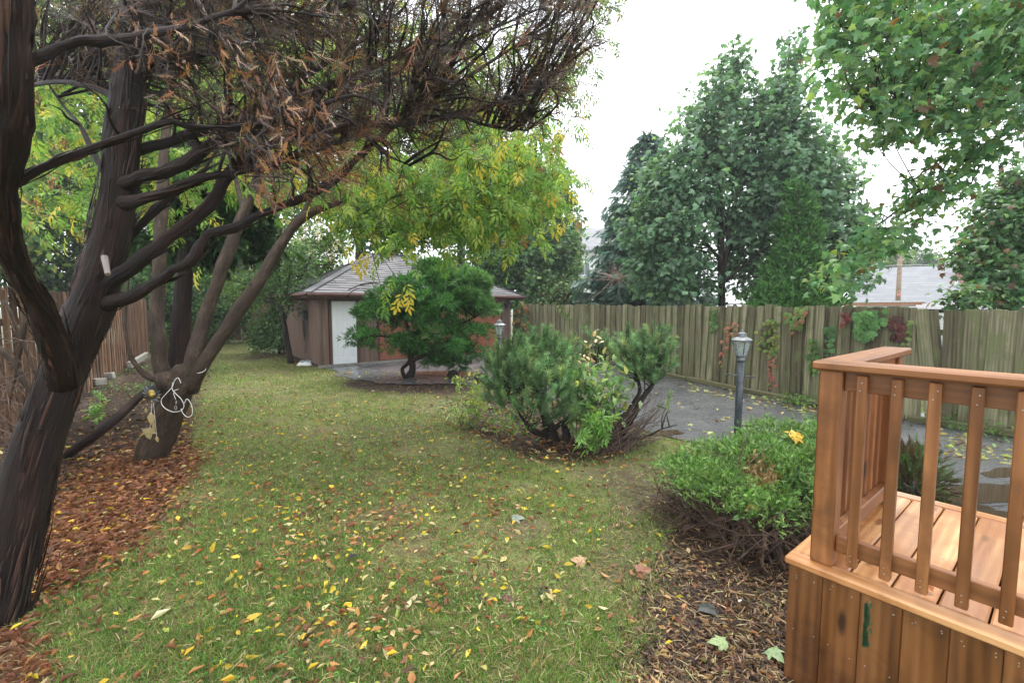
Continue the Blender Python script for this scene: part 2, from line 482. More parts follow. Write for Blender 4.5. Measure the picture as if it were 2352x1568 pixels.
# ------------------------------------------------------------------ where the beds, the lawn and the drive lie (outlines surveyed on the ground)
LITTER_A = [(95, 1330), (105, 1200), (150, 1120), (230, 1060), (330, 1035), (440, 1025), (470, 1055), (430, 1110), (360, 1190), (310, 1240), (230, 1285), (130, 1350), (40, 1400)]
LITTER_B = [(-300, 1420), (40, 1440), (90, 1480), (130, 1530), (110, 1600), (90, 1750), (-300, 1750)]
SHADE_BED = [(-400, 960), (60, 940), (240, 880), (330, 822), (420, 800), (480, 815), (490, 850), (455, 930), (445, 1030), (330, 1045), (150, 1130), (100, 1330), (-100, 1400), (-400, 1300)]
MULCH_R = [(1500, 1150), (1540, 1240), (1470, 1300), (1500, 1370), (1490, 1440), (1440, 1500), (1420, 1750), (2300, 1750), (2300, 1250), (1900, 990), (1660, 1020), (1570, 1070)]
PINE_BED = [(1030, 965), (1100, 1010), (1190, 1045), (1300, 1062), (1420, 1052), (1490, 1012), (1470, 975), (1300, 930), (1110, 905), (1020, 920)]
JUNIPER_BED = [(800, 872), (930, 866), (1060, 864), (1110, 905), (1010, 912), (860, 903), (785, 890)]
SHADE_FAR = [(540, 830), (640, 822), (735, 846), (720, 838), (690, 815), (600, 812)]
DRIVE_EDGE = [(742, 846), (772, 852), (800, 868), (868, 881), (935, 884), (1040, 882), (1150, 893), (1260, 915), (1380, 948), (1470, 985), (1560, 1011), (1640, 1024), (1700, 1030), (1800, 1060), (1900, 1120), (2050, 1230), (2250, 1420)]
_de = np.array([G(x, y)[:2] for x, y in DRIVE_EDGE])
DRIVE = [tuple(p) for p in _de] + [(4.2, -1.0), (11.0, -1.0), (9.0, 6.4), (5.9, 8.1), (4.7, 11.9), (1.2, 18.6), (-.2, 17.6), (-5.3, 13.4)]

WORN = [[(1330, 1075), (1480, 1060), (1530, 1150), (1490, 1260), (1440, 1380), (1350, 1330), (1400, 1200)], [(790, 985), (1000, 975), (1030, 1008), (820, 1022)], [(1130, 1195), (1260, 1190), (1270, 1235), (1140, 1240)], [(520, 1040), (640, 1035), (650, 1065), (530, 1075)]]
def zone(x, y, poly, jit=9, n=7, z=0.0):
    P = np.stack([x, y, np.zeros_like(x) + z], -1)
    px, py = to_px(P)
    a = np.zeros(px.shape)
    for k in range(n):
        a += inside(px + rng.normal(size=px.shape) * jit * 1.6, py + rng.normal(size=px.shape) * jit * .7, poly)
    return a / n

def ground_z(x, y):
    x = np.asarray(x, float); y = np.asarray(y, float)
    d = (-x * .85 - y * .53) - 2.9             # towards the left fence
    return .22 * smooth(-1.0, 1.6, d) + .012 * np.sin(x * 1.7 + y * .6) + .010 * np.sin(x * .8 - y * 1.9 + 1)

def on_drive(x, y):
    return inside(x, y, DRIVE)

# ------------------------------------------------------------------ ground, lawn, drive
def ground_material(name):
    m, nt, b, out = new_mat(name)
    a = node(nt, "ShaderNodeAttribute", attribute_name="Col")
    sep = nt.nodes.new("ShaderNodeSeparateColor"); nt.links.new(a.outputs["Color"], sep.inputs[0])
    v = coords(nt)
    n1 = noise(nt, v, 2.1, 5); n2 = noise(nt, v, 38, 4); n3 = noise(nt, v, 7, 4)
    lawn = ramp(nt, mix(nt, .4, n1, n2), [(.32, (.10, .085, .038)), (.5, (.13, .13, .045)), (.68, (.16, .17, .055))])
    lawn = mix(nt, ramp(nt, n3, [(.50, (0, 0, 0)), (.64, (.9, .9, .9))]), lawn, (.10, .066, .038))
    soil = ramp(nt, n2, [(.3, (.012, .008, .006)), (.55, (.038, .022, .014)), (.75, (.085, .05, .03))])
    red = ramp(nt, n2, [(.3, (.07, .026, .014)), (.7, (.20, .075, .035))])
    c = mix(nt, sep.outputs["Red"], lawn, soil); c = mix(nt, sep.outputs["Green"], c, red)
    nt.links.new(c, b.inputs["Base Color"]); b.inputs["Roughness"].default_value = .75; b.inputs["Specular IOR Level"].default_value = .25
    bump(nt, b, n2, .7, .03)
    return m
LAWN = ground_material("lawn_and_beds")

xs = np.arange(-17, 12.01, .11); ys = np.arange(-1.5, 27, .11)
gx, gy = np.meshgrid(xs, ys, indexing='ij')
soil_w = np.maximum.reduce([zone(gx, gy, SHADE_BED), zone(gx, gy, MULCH_R, 26, 12), zone(gx, gy, PINE_BED, 10), zone(gx, gy, JUNIPER_BED, 6), zone(gx, gy, SHADE_FAR, 5)])
soil_w = np.maximum(soil_w, smooth(-.4, .6, (-gx * .85 - gy * .53) - 2.3) * .8)
soil_w = np.maximum(soil_w, .62 * np.maximum.reduce([zone(gx, gy, w_, 22, 10) for w_ in WORN]))
red_w = np.maximum(zone(gx, gy, LITTER_A, 14), zone(gx, gy, LITTER_B, 18))
gz = ground_z(gx, gy) + rng.normal(size=gx.shape) * .006
gz = np.where(on_drive(gx, gy), -.01, np.maximum(gz, .0))
nx, ny = gx.shape
i, j = np.meshgrid(np.arange(nx - 1), np.arange(ny - 1), indexing='ij')
q = i * ny + j
me = build_mesh("lawn", np.stack([gx, gy, gz], -1).reshape(-1, 3), None, np.stack([q, q + ny, q + ny + 1, q + 1], -1).reshape(-1, 4), LAWN,
                np.stack([soil_w.ravel(), red_w.ravel(), 0 * red_w.ravel()], -1), True)
props(link("lawn", me), kind="structure")
me = build_mesh("ground", [(-400, -200, -.06), (400, -200, -.06), (400, 900, -.06), (-400, 900, -.06)], None, [[0, 1, 2, 3]], plain("far_ground", (.08, .09, .04), .9, var=.3, scale=.3))
props(link("ground", me), kind="structure")

m, nt, b, out = new_mat("wet_cracked_asphalt")
v = coords(nt)
n1 = noise(nt, v, .9, 5, .6); n2 = noise(nt, v, 130, 3); n3 = noise(nt, v, 4, 6, .65)
c = ramp(nt, mix(nt, .3, n1, n3), [(.34, (.045, .047, .052)), (.5, (.095, .098, .104)), (.66, (.15, .152, .156))])
c = mix(nt, 1.0, c, ramp(nt, n2, [(.35, (.62, .62, .62)), (.7, (1.35, 1.35, 1.35))]), 'MULTIPLY')
vo = node(nt, "ShaderNodeTexVoronoi", feature='DISTANCE_TO_EDGE', Scale=.9)
dst = nt.nodes.new("ShaderNodeVectorMath"); dst.operation = 'ADD'
nn = node(nt, "ShaderNodeTexNoise", Scale=2.5, Detail=5.0); nt.links.new(v, nn.inputs["Vector"])
nt.links.new(v, dst.inputs[0]); nt.links.new(nn.outputs["Color"], dst.inputs[1]); nt.links.new(dst.outputs[0], vo.inputs["Vector"])
crk = ramp(nt, vo.outputs["Distance"], [(.003, (.8, .8, .8)), (.010, (0, 0, 0))])
c = mix(nt, crk, c, (.018, .018, .018))
nt.links.new(c, b.inputs["Base Color"])
nt.links.new(ramp(nt, mix(nt, .5, n1, n3), [(.35, (.42,) * 3), (.6, (.17,) * 3)]), b.inputs["Roughness"])
b.inputs["Specular IOR Level"].default_value = .45
bump(nt, b, n2, .35, .006)
ASPHALT = m
dp = np.array(DRIVE); bm = bmesh.new()
edge = []
k = len(_de)
for idx in range(len(dp)):                                   # the lawn side of the drive is ragged
    p, qn = dp[idx], dp[(idx + 1) % len(dp)]
    steps = 8 if idx < k - 1 else 1
    for s_ in range(steps):
        pt = p + (qn - p) * s_ / steps
        if idx < k: pt = pt + rng.normal(size=2) * .03
        edge.append(bm.verts.new((pt[0], pt[1], .016)))
bm.faces.new(edge); bmesh.ops.triangulate(bm, faces=bm.faces[:]); bmesh.ops.recalc_face_normals(bm, faces=bm.faces[:])
me = bpy.data.meshes.new("driveway"); bm.to_mesh(me); bm.free(); me.materials.append(ASPHALT)
if me.polygons[0].normal.z < 0: me.flip_normals()
props(link("driveway", me), kind="structure")

m, nt, b, out = new_mat("puddle_water")
b.inputs["Base Color"].default_value = (.05, .034, .022, 1); b.inputs["Roughness"].default_value = .03; b.inputs["IOR"].default_value = 1.33
PUDDLE = m
for (px, py, rx, ry) in ((790, 858, 26, 6), (1535, 993, 30, 7), (1030, 857, 90, 5), (2260, 1135, 150, 20), (2310, 1085, 60, 10), (2225, 1183, 110, 26)):
    a = np.arange(28) / 28 * 2 * math.pi
    r = 1 + .16 * np.sin(a * 2 + px) + .1 * np.sin(a * 5 + py) + .08 * np.sin(a * 3)
    P = np.array([G(px + rx * r[t] * math.cos(a[t]), py + ry * r[t] * math.sin(a[t]), .0195) for t in range(28)])
    V = np.vstack([P.mean(0), P]); T = [[0, t % 28 + 1, (t + 1) % 28 + 1] for t in range(28)]
    me = build_mesh("puddle", V, T, None, PUDDLE)
    if me.polygons[0].normal.z < 0: me.flip_normals()
    props(link("puddle", me), kind="structure")

# ------------------------------------------------------------------ boards
_cache = {}
def box_mesh(L, W, T, mat, bev=.004):
    key = (round(L, 3), round(W, 3), round(T, 3), mat.name, bev)
    if key in _cache: return _cache[key]
    bm = bmesh.new(); bmesh.ops.create_cube(bm, size=1.0)
    bmesh.ops.scale(bm, vec=(L, W, T), verts=bm.verts)
    if bev: bmesh.ops.bevel(bm, geom=bm.edges[:], offset=min(bev, T * .3), segments=1, affect='EDGES')
    me = bpy.data.meshes.new("board"); bm.to_mesh(me); bm.free(); me.materials.append(mat)
    _cache[key] = me
    return me
def board(name, parent, c, xdir, ndir, L, W, T, mat, bev=.004):
    """a board with its length along xdir and its thickness along ndir"""
    o = link(name, box_mesh(L, W, T, mat, bev), parent)
    x = Vector(xdir).normalized(); z = Vector(ndir).normalized(); y = z.cross(x).normalized(); z = x.cross(y)
    M = Matrix((x, y, z)).transposed().to_4x4()
    b = base_of(parent) if parent is not None else np.zeros(3)
    M.translation = Vector(np.asarray(c, float) - b)
    o.matrix_local = M
    return o

# ------------------------------------------------------------------ right fence
FA = np.array([.55, 18.6]); FB = np.array([4.12, 11.6]); FC = np.array([5.50, 8.2]); FD = np.array([6.9, 6.35]); FE = np.array([9.9, 2.6])
FPTS = [FA, FB, FC, FD, FE]
FCUM = np.concatenate([[0], np.cumsum([np.linalg.norm(FPTS[i + 1] - FPTS[i]) for i in range(4)])])
def fence_at(s):
    i = int(np.clip(np.searchsorted(FCUM, s, 'right') - 1, 0, 3))
    t = (s - FCUM[i]) / (FCUM[i + 1] - FCUM[i])
    p = FPTS[i] + (FPTS[i + 1] - FPTS[i]) * t
    d = (FPTS[i + 1] - FPTS[i]); d = d / np.linalg.norm(d)
    n = np.array([d[1], -d[0]])
    if n @ p > 0: n = -n
    return p, d, n
def fence_px(px, py, off=.05):
    """the point of the fence's face that a sight line meets"""
    r = ray(px, py)
    for i in range(4):
        a, d = FPTS[i], FPTS[i + 1] - FPTS[i]
        M = np.array([[r[0], -d[0]], [r[1], -d[1]]])
        t, u = np.linalg.solve(M, a)
        if -.02 <= u <= 1.0 and t > 0:
            dn = d / np.linalg.norm(d); n = np.array([dn[1], -dn[0]])
            if n @ a > 0: n = -n
            p = np.array([r[0] * t, r[1] * t, EYE + r[2] * t])
            return p + np.array([n[0], n[1], 0]) * off, np.array([dn[0], dn[1], 0]), np.array([n[0], n[1], 0])
    return None
def fence_base(s): return np.interp(s, [0, FCUM[1], FCUM[2], FCUM[3]], [.15, .06, .02, .0])
def fence_top(s): return np.interp(s, [0, FCUM[1], FCUM[2], FCUM[3], FCUM[4]], [1.865, 1.815, 1.80, 1.765, 1.75])
fence = thing("board_fence", "tall weathered greenish board fence along the far side of the asphalt drive", "fence", (FC[0], FC[1], 0))
for u in (.45, 1.35):
    for i in range(4):
        a, c = FPTS[i], FPTS[i + 1]; d = unit(c - a); n = np.array([d[1], -d[0]]); n = -n if n @ a > 0 else n
        mid = (a + c) / 2 - n * .075
        board("rail", fence, (mid[0], mid[1], u + .05), (d[0], d[1], 0), (n[0], n[1], 0), np.linalg.norm(c - a) - .01, .09, .04, GREYWOOD)
s = .03; kf = 0
while s < FCUM[4]:
    p, d, n = fence_at(s)
    pitch = np.interp(s, [0, 5, FCUM[1], FCUM[2], FCUM[3]], [.31, .27, .205, .20, .24]) * (1 + rng.normal() * .06)
    zb, zt = fence_base(s) - .03, fence_top(s) + rng.normal() * .016
    lean = rng.normal() * .008
    if 1.0 < (s - FCUM[1]) < 2.6: lean += .05
    px_here = to_px(np.array([p[0], p[1], 1.2]))[0]
    if 2096 < px_here < 2135: lean -= .13
    up = np.array([d[0] * lean, d[1] * lean, 1.0])
    w = pitch * .66
    board("board", fence, (p[0] + n[0] * .005, p[1] + n[1] * .005, (zb + zt) / 2), up, (n[0], n[1], 0), zt - zb, w, .022 + .006 * rng.random(), GREYWOOD, .003)
    pb, db, nb = fence_at(s + pitch / 2)
    board("board", fence, (pb[0] - nb[0] * .027, pb[1] - nb[1] * .027, (zb + zt) / 2 - .01), up, (nb[0], nb[1], 0), zt - zb - .02 * rng.random(), w * .92, .02, GREYWOOD, .003)
    s += pitch; kf += 1
# dark gate boards between the fence end and the garage
gate = thing("board_gate", "dark narrow board gate between garage corner and fence end", "gate", (.3, 18.9, .12))
for i in range(5):
    board("board", gate, (.1 + i * .13, 19.05 + .02 * (i % 2), .95), (0, 0, 1), (0, -1, 0), 1.62, .12, .02, TIMBER, .003)
for z_ in (.5, 1.4): board("rail", gate, (.36, 19.1, z_), (1, 0, 0), (0, -1, 0), .66, .08, .03, TIMBER)
# timbers along the foot of the fence
tb = [(1215, 1), (1400, 1), (1546, 862), (1662, 886), (1790, 915), (1880, 936), (2150, 985), (2290, 1012)]
def foot(s, off=.2):
    p, d, n = fence_at(s); return p + n * off, d, n
ss = [7.0, 8.6, 10.1, 11.7, 12.9, 14.3]
lab = ["mossy edging timber at the fence foot, farthest of the row", "mossy edging timber at the fence foot, second from the far end", "greenish edging timber at the fence foot behind the near lamp post",
       "mossy edging timber at the fence foot beside the deck post", "rotting edging timber at the fence foot seen through the deck railing"]
for i in range(5):
    a, _, n = foot(ss[i]); c, _, _ = foot(ss[i + 1] - .04)
    d = unit(c - a)
    o = board("edging_timber", None, ((a[0] + c[0]) / 2, (a[1] + c[1]) / 2, .065), (d[0], d[1], .006 * (i - 2)), (0, 0, 1), np.linalg.norm(c - a), .11, .10, TIMBER, .012)
    props(o, lab[i], "timber", "timbers along the fence foot")

# ------------------------------------------------------------------ left fence
LA = np.array([-12.6, 15.7]); LB = np.array([-9.2, 10.3]); LC = np.array([-5.2, 3.9])
lf = thing("board_fence", "brown striped board fence behind the dark trunks at left", "fence", (LB[0], LB[1], .2))
for A, B, mt in ((LA, LB, BROWNWOOD), (LB, LC, BROWNWOOD)):
    L = np.linalg.norm(B - A); d = (B - A) / L; n = np.array([d[1], -d[0]]); n = n if n @ A < 0 else -n
    k = int(L / .135)
    for i in range(k):
        p = A + d * (i + .5) * L / k
        lean = rng.normal() * .012
        z0 = .17; h = 1.86 + rng.normal() * .015
        off = .0 if i % 2 else .022
        board("board", lf, (p[0] + n[0] * off, p[1] + n[1] * off, z0 + h / 2), (d[0] * lean, d[1] * lean, 1), (n[0], n[1], 0), h, .128, .018, mt, .003)
    for z_ in (.6, 1.6):
        mid = (A + B) / 2 - n * .045
        board("rail", lf, (mid[0], mid[1], z_), (d[0], d[1], 0), (n[0], n[1], 0), L, .09, .04, BROWNWOOD)
dl = unit(LB - LA); nl = np.array([dl[1], -dl[0]]); nl = nl if nl @ LA < 0 else -nl
for i, t in enumerate((.3, .36, .42, .48, .54, .60, .66, .72)):
    p = LA + (LB - LA) * (t + .0) + nl * .14
    o = board("concrete_block", None, (p[0], p[1], .27), (dl[0], dl[1], rng.normal() * .03), (nl[0], nl[1], rng.normal() * .05), .37, .17, .1, CONCRETE, .012)
    props(o, ["far end", "second", "third", "fourth", "fifth", "sixth", "seventh", "near end"][i] + " concrete block in the row along the brown fence foot", "block", "concrete blocks by the brown fence")
for px, py, r_, lb in ((240, 872, .5, "concrete block lying askew in front of the block row at left fence"), (222, 885, -.4, "cracked grey concrete block nearest to the dark leaning trunk")):
    p = G(px, py, .2)
    o = board("concrete_block", None, (p[0], p[1], .27), (math.cos(r_), math.sin(r_), .1), (0, .1, 1), .34, .2, .15, CONCRETE, .015)
    props(o, lb, "block", "loose concrete blocks")
# back fence of the yard
bf = thing("board_fence", "dark back fence half hidden by shrubs left of the garage", "fence", (-12.5, 23.6, .1))
for i in range(58):
    board("board", bf, (-17 + i * .165, 21.0 + i * .091 + .02 * (i % 2), 1.0), (0, 0, 1), (.48, -.87, 0), 1.8, .19, .02, BROWNWOOD, .003)

# ------------------------------------------------------------------ garage
P0 = G(735, 845)[:2]; P1 = np.array([-.06, 17.45])
W_ = np.linalg.norm(P1 - P0); gu = (P1 - P0) / W_; gv = np.array([-gu[1], gu[0]])      # along the front, and back
DEP = 5.4; HW = 2.16
def gp(s, t, z): p = P0 + gu * s + gv * t; return np.array([p[0], p[1], z])
U3 = np.array([*gu, 0]); V3 = np.array([*gv, 0]); Z3 = np.array([0, 0, 1.0])
gar = thing("garage", "low brown wooden garage with hipped grey shingle roof and white side door", "garage", gp(0, 0, 0))
def front_s(px):      # where a sight line meets the front
    k = (px - 1176) / FPX
    # (P0+gu*s).x = k*(P0+gu*s).y (pitch ignored: near the horizon)
    return (k * P0[1] - P0[0]) / (gu[0] - k * gu[1])
sd0, sd1 = front_s(762), front_s(819)
sg0, sg1 = front_s(871), front_s(1152)
a = Acc(); a.box(gp(W_ / 2, DEP / 2, HW / 2), (W_ - .12, DEP - .12, HW - .02), (U3, V3, Z3)); a.put("wall", plain("dark_backing", (.03, .02, .016), .9), gar)
a = Acc(); a.box(gp(W_ / 2, .04, .03), (W_ + .04, .16, .09), (U3, V3, Z3)); a.put("sill", CONCRETE, gar)
def siding(s0, s1, z0, z1):
    n = max(1, round((s1 - s0) / .15)); w = (s1 - s0) / n
    for i in range(n):
        board("siding_board", gar, gp(s0 + (i + .5) * w, .03, (z0 + z1) / 2), Z3, -V3, z1 - z0, w - .008, .03, SIDING, .004)
siding(.1, sd0 - .09, .06, HW); siding(sd0 - .08, sd1 + .08, 2.0, HW); siding(sd1 + .09, sg0 - .05, .06, HW)
siding(sg0 - .04, sg1 + .04, 1.98, HW); siding(sg1 + .05, W_ - .1, .06, HW)
n = 36
for i in range(n):
    w = (DEP - .1) / n
    board("siding_board", gar, gp(.03, .1 + (i + .5) * w, HW / 2 + .03), Z3, -U3, HW - .06, w - .008, .03, SIDING, .004)
    board("siding_board", gar, gp(W_ - .03, .1 + (i + .5) * w, HW / 2 + .03), Z3, U3, HW - .06, w - .008, .03, SIDING, .004)
for s_, t_ in ((.04, -.0), (W_ - .04, .0)):
    board("corner_board", gar, gp(s_, t_ + .03, HW / 2 + .02), Z3, -V3, HW - .04, .11, .07, SIDING, .004)
# white door
dw = sd1 - sd0; dh = 1.9
for s_ in (sd0 - .04, sd1 + .04): board("door_frame", gar, gp(s_, .015, 1.02), Z3, -V3, 1.95, .075, .06, TRIM)
board("door_frame", gar, gp((sd0 + sd1) / 2, .015, 1.98), U3, -V3, dw + .16, .07, .06, TRIM)
door = board("door", gar, gp((sd0 + sd1) / 2, .03, .07 + dh / 2), Z3, -V3, dh, dw - .01, .045, WHITEPAINT)
def on_door(name, s_, z_, h, w, th, mt):
    # local frame of the door: X up, Z out of the wall, Y across
    o = link(name, box_mesh(h, w, th, mt, .008), door); o.location = (z_ - dh / 2, s_, .0225 + th / 2 - .002); return o
dWd = dw - .02
for sx in (-1, 0, 1): on_door("stile", sx * (dWd / 2 - .055), dh / 2, dh - .01, .11 if sx else .10, .016, WHITEPAINT)
zr = ((.11, .2), (.86, .12), (1.5, .12), (1.82, .13))
for z_, h in zr:
    for sx in (-1, 1): on_door("rail", sx * (dWd / 4 - .0275 + .0), z_, h, dWd / 2 - .162 + .0, .0155, WHITEPAINT)
for sx in (-1, 1):
    for lo, hi_ in ((.21, .80), (.92, 1.44), (1.56, 1.755)):
        on_door("panel", sx * (dWd / 4 - .0275), (lo + hi_) / 2, hi_ - lo - .06, dWd / 2 - .162 - .06, .012, WHITEPAINT)
kn = Acc(); kp = gp(sd1 - .06, -.03, .95); kn.tube([kp + V3 * .04, kp], [.012, .012], 8); kn.lathe(kp, [(.0, -.025), (.02, -.018), (.027, 0), (.02, .018), (0, .025)], 12)
kn_o = kn.put("knob", PEWTER, gar)
# garage door: four sections of raised panels
gw = sg1 - sg0
gd = thing("garage_door", None, None); gd.parent = gar; gd.location = tuple(gp((sg0 + sg1) / 2, .07, 0) - base_of(gar))
for r_ in range(4):
    sec = board("section", gd, gp((sg0 + sg1) / 2, .07, .09 + (r_ + .5) * .47), U3, -V3, gw, .462, .04, DOORRED)
    for i in range(6):
        o = link("panel", box_mesh(gw / 6 - .14, .3, .012, DOORRED, .006), sec); o.location = ((i - 2.5) * gw / 6, 0, .024)
a = Acc(); hp = gp(sg0 + .62 * 1.2, .03, .2); a.tube([hp - U3 * .07 - V3 * .02, hp - U3 * .06 - V3 * .045, hp + U3 * .06 - V3 * .045, hp + U3 * .07 - V3 * .02], .008, 6); a.put("handle", LAMPBLACK, gar)
for s_ in (sg0 - .02, sg1 + .02): board("door_frame", gar, gp(s_, .02, 1.0), Z3, -V3, 1.92, .06, .05, TRIM)
# wall lantern
wl = gp(front_s(1160), -.03, 1.83)
a = Acc(); a.box(wl, (.1, .05, .14), (U3, V3, Z3)); a.box(wl - V3 * .1 + Z3 * .04, (.14, .14, .02), (U3, V3, Z3)); a.lathe(wl - V3 * .1, [(.0, .09), (.075, .05), (.06, -.09), (0, -.1)], 8)
a.put("wall_lamp", LAMPBLACK, gar)
# roof
OV = .38; EZ = 2.17; RISE = 1.55
E = [gp(-OV, -OV, EZ), gp(W_ + OV, -OV, EZ), gp(W_ + OV, DEP + OV, EZ), gp(-OV, DEP + OV, EZ)]
half = DEP / 2 + OV
R = [gp(half - OV, DEP / 2, EZ + RISE), gp(W_ + OV - half, DEP / 2, EZ + RISE)]
V = np.array(E + R); roof = Acc()
roof.add(V, [[0, 4, 3], [1, 2, 5]], [[0, 1, 5, 4], [2, 3, 4, 5]])
roof.add(np.array(E) - Z3 * .02, None, [[3, 2, 1, 0]])
roof_o = roof.put("roof", SHINGLE, gar)
nrm = np.cross(U3, R[0] - E[0] - U3 * ((R[0] - E[0]) @ U3)); nrm /= np.linalg.norm(nrm); nrm = nrm if nrm[2] > 0 else -nrm
up = unit(np.cross(nrm, U3)); up = up if up[2] > 0 else -up
slope = np.linalg.norm(np.array([half, RISE])); exp_ = .17
rows = int(slope / exp_)
count = 0; far = Acc()
def shingle_row(origin, along, upv, nv, r, length, k0):
    global count
    frac = (r + .5) * exp_ / slope
    x0 = half * frac; x1 = length - half * frac
    w = .33; x = x0 - (r % 2) * w * .5 - rng.random() * .06
    while x < x1:
        a0, a1 = max(x, x0), min(x + w - .012, x1)
        if a1 - a0 > .05:
            c = origin + along * (a0 + a1) / 2 + upv * (r + .5) * exp_ + nv * (.016 + .006 * rng.random())
            tilt = upv - nv * .09
            if k0 and count < 290:
                board("shingle", roof_o, c, along, unit(np.cross(along, tilt)) * (1 if np.cross(along, tilt)[2] > 0 else -1), round((a1 - a0) / .03) * .03, exp_ + .03, .014, SHINGLE, 0)
                count += 1
            else:
                far.box(c, (a1 - a0, exp_ + .03, .012), (along, unit(tilt), nv))
        x += w
for r in range(rows): shingle_row(E[0], U3, up, nrm, r, W_ + 2 * OV, True)
# left slope
nl2 = np.array([-gu[0] * RISE, -gu[1] * RISE, half]); nl2 = unit(nl2); upl = unit(np.array([gu[0] * half, gu[1] * half, RISE]))
for r in range(rows): shingle_row(E[0], V3, upl, nl2, r, DEP + 2 * OV, False)
far.put("shingle", SHINGLE, roof_o)["kind"] = "stuff"
for A_, B_ in ((E[0], R[0]), (E[1], R[1]), (R[0], R[1])):
    m_ = int(np.linalg.norm(B_ - A_) / .22)
    dd = unit(B_ - A_)
    for i in range(m_):
        c = A_ + (B_ - A_) * (i + .5) / m_ + Z3 * .026
        board("ridge_cap", roof_o, c, dd + Z3 * .03, Z3, .24, .24, .018, SHINGLE, 0)
for A_, B_, nd in ((E[0], E[1], -V3), (E[3], E[0], -U3), (E[1], E[2], U3)):
    board("fascia", gar, (A_ + B_) / 2 - Z3 * .075 - nd * .03, unit(B_ - A_), nd, np.linalg.norm(B_ - A_) - .06, .13, .03, TRIM)
    g_ = Acc(); o_ = nd * .045
    g_.tube([A_ + o_ - Z3 * .04, B_ + o_ - Z3 * .04], .05, 8); g_.put("gutter", TRIM, gar, True)
# bundle of cable hung on the side wall
cb = gp(-.06, 1.35, 1.5)
cab = thing("cable_coil", "dark coil of cable hanging from a hook on the garage side wall", "cable", cb)
a = Acc()
for i in range(9):
    h = .55 + .25 * rng.random(); w = .07 + .05 * rng.random(); t = np.linspace(0, 2 * math.pi, 22)
    P = cb + np.outer(np.sin(t) * w * (1 + .3 * rng.normal()), V3) + np.outer(-h / 2 * (1 - np.cos(t)), Z3) - np.outer(np.full(22, .01 + .03 * rng.random()), U3)
    a.tube(P, .011, 5)
a.tube([cb - Z3 * .7, cb - Z3 * .95 + V3 * .03, cb - Z3 * 1.15 - V3 * .02], .008, 5)
a.put("cable", WIRE, cab, True)
a = Acc(); a.box(cb + Z3 * .02, (.12, .22, .3), (U3, V3, Z3)); a.tube([cb + U3 * .05 + Z3 * .05, cb - U3 * .09 + Z3 * .05, cb - U3 * .09 + Z3 * .12], .012, 6); a.put("hook", LAMPBLACK, cab)

# ------------------------------------------------------------------ lamp posts
def lamp_post(px, py_base, py_top, lean, label, bar_dir):
    b = G(px, py_base); h = D(px, py_top, b[1])[2]
    t = thing("lamp_post", label, "lamp post", b, "lamp posts beside the drive")
    L = np.array([lean, 0, 1.0])
    lan = h - .34                                  # lantern starts here
    a = Acc(); a.tube([b, b + L * .5, b + L * (lan - .02)], [.044, .044, .042], 14); a.put("post", LAMPBLACK, t, True)
    c = b + L * lan
    a = Acc(); a.lathe(c - Z3 * .05, [(.05, 0), (.052, .04), (.04, .05), (.062, .062), (.066, .075), (.05, .08)], 14); a.put("collar", PEWTER, t, True)
    bd = np.array(bar_dir, float); bc = b + L * (lan - .235)
    a = Acc(); a.tube([bc - bd * .17, bc + bd * .17], .008, 8)
    for e in (-1, 1): a.lathe(bc + bd * .17 * e, [(0, -.014), (.013, -.006), (.013, .006), (0, .014)], 8)
    a.put("ladder_bar", LAMPBLACK, t, True)
    n = 6; r0, r1, hh = .066, .112, .19
    ang = np.arange(n) / n * 2 * math.pi + .4
    c0 = c + Z3 * .03
    fr = Acc()
    for k in range(n):
        p = np.array([math.cos(ang[k]), math.sin(ang[k]), 0]); q_ = np.array([math.cos(ang[(k + 1) % n]), math.sin(ang[(k + 1) % n]), 0])
        fr.tube([c0 + p * r0, c0 + p * r1 + Z3 * hh], .006, 6)
        fr.tube([c0 + p * r0, c0 + q_ * r0], .007, 6); fr.tube([c0 + p * r1 + Z3 * hh, c0 + q_ * r1 + Z3 * hh], .008, 6)
        g_ = Acc(); Vq = np.array([c0 + p * r0 * .97, c0 + q_ * r0 * .97, c0 + q_ * r1 * .97 + Z3 * hh, c0 + p * r1 * .97 + Z3 * hh])
        nn_ = unit(np.cross(Vq[1] - Vq[0], Vq[3] - Vq[0])) * .003
        g_.add(np.vstack([Vq, Vq - nn_]), None, [[0, 1, 2, 3], [7, 6, 5, 4], [0, 4, 5, 1], [1, 5, 6, 2], [2, 6, 7, 3], [3, 7, 4, 0]]); g_.put("glass_pane", LAMPGLASS, t)
    fr.put("lantern_frame", PEWTER, t)
    a = Acc(); a.lathe(c0 + Z3 * hh, [(.125, -.004), (.13, .006), (.1, .03), (.06, .045), (.052, .075), (.058, .08), (.05, .095), (.02, .105), (.012, .115), (.017, .122), (.006, .135), (.004, .16)], n * 2, rot=.4); a.put("lantern_cap", PEWTER, t)
    a = Acc(); a.lathe(c0, [(.02, .0), (.02, .04), (.033, .07), (.03, .12), (.0, .14)], 10); a.put("bulb", plain("milky_bulb", (.7, .7, .66), .3, var=.02), t, True)
lamp_post(1692, 1022, 760, .012, "near lamp post with black pole and cross bar beside juniper ground shrub", (.95, -.3, -.06))
lamp_post(1143, 905, 733, .035, "far leaning lamp post with black pole by the garage's right end", (.9, -.4, 0))

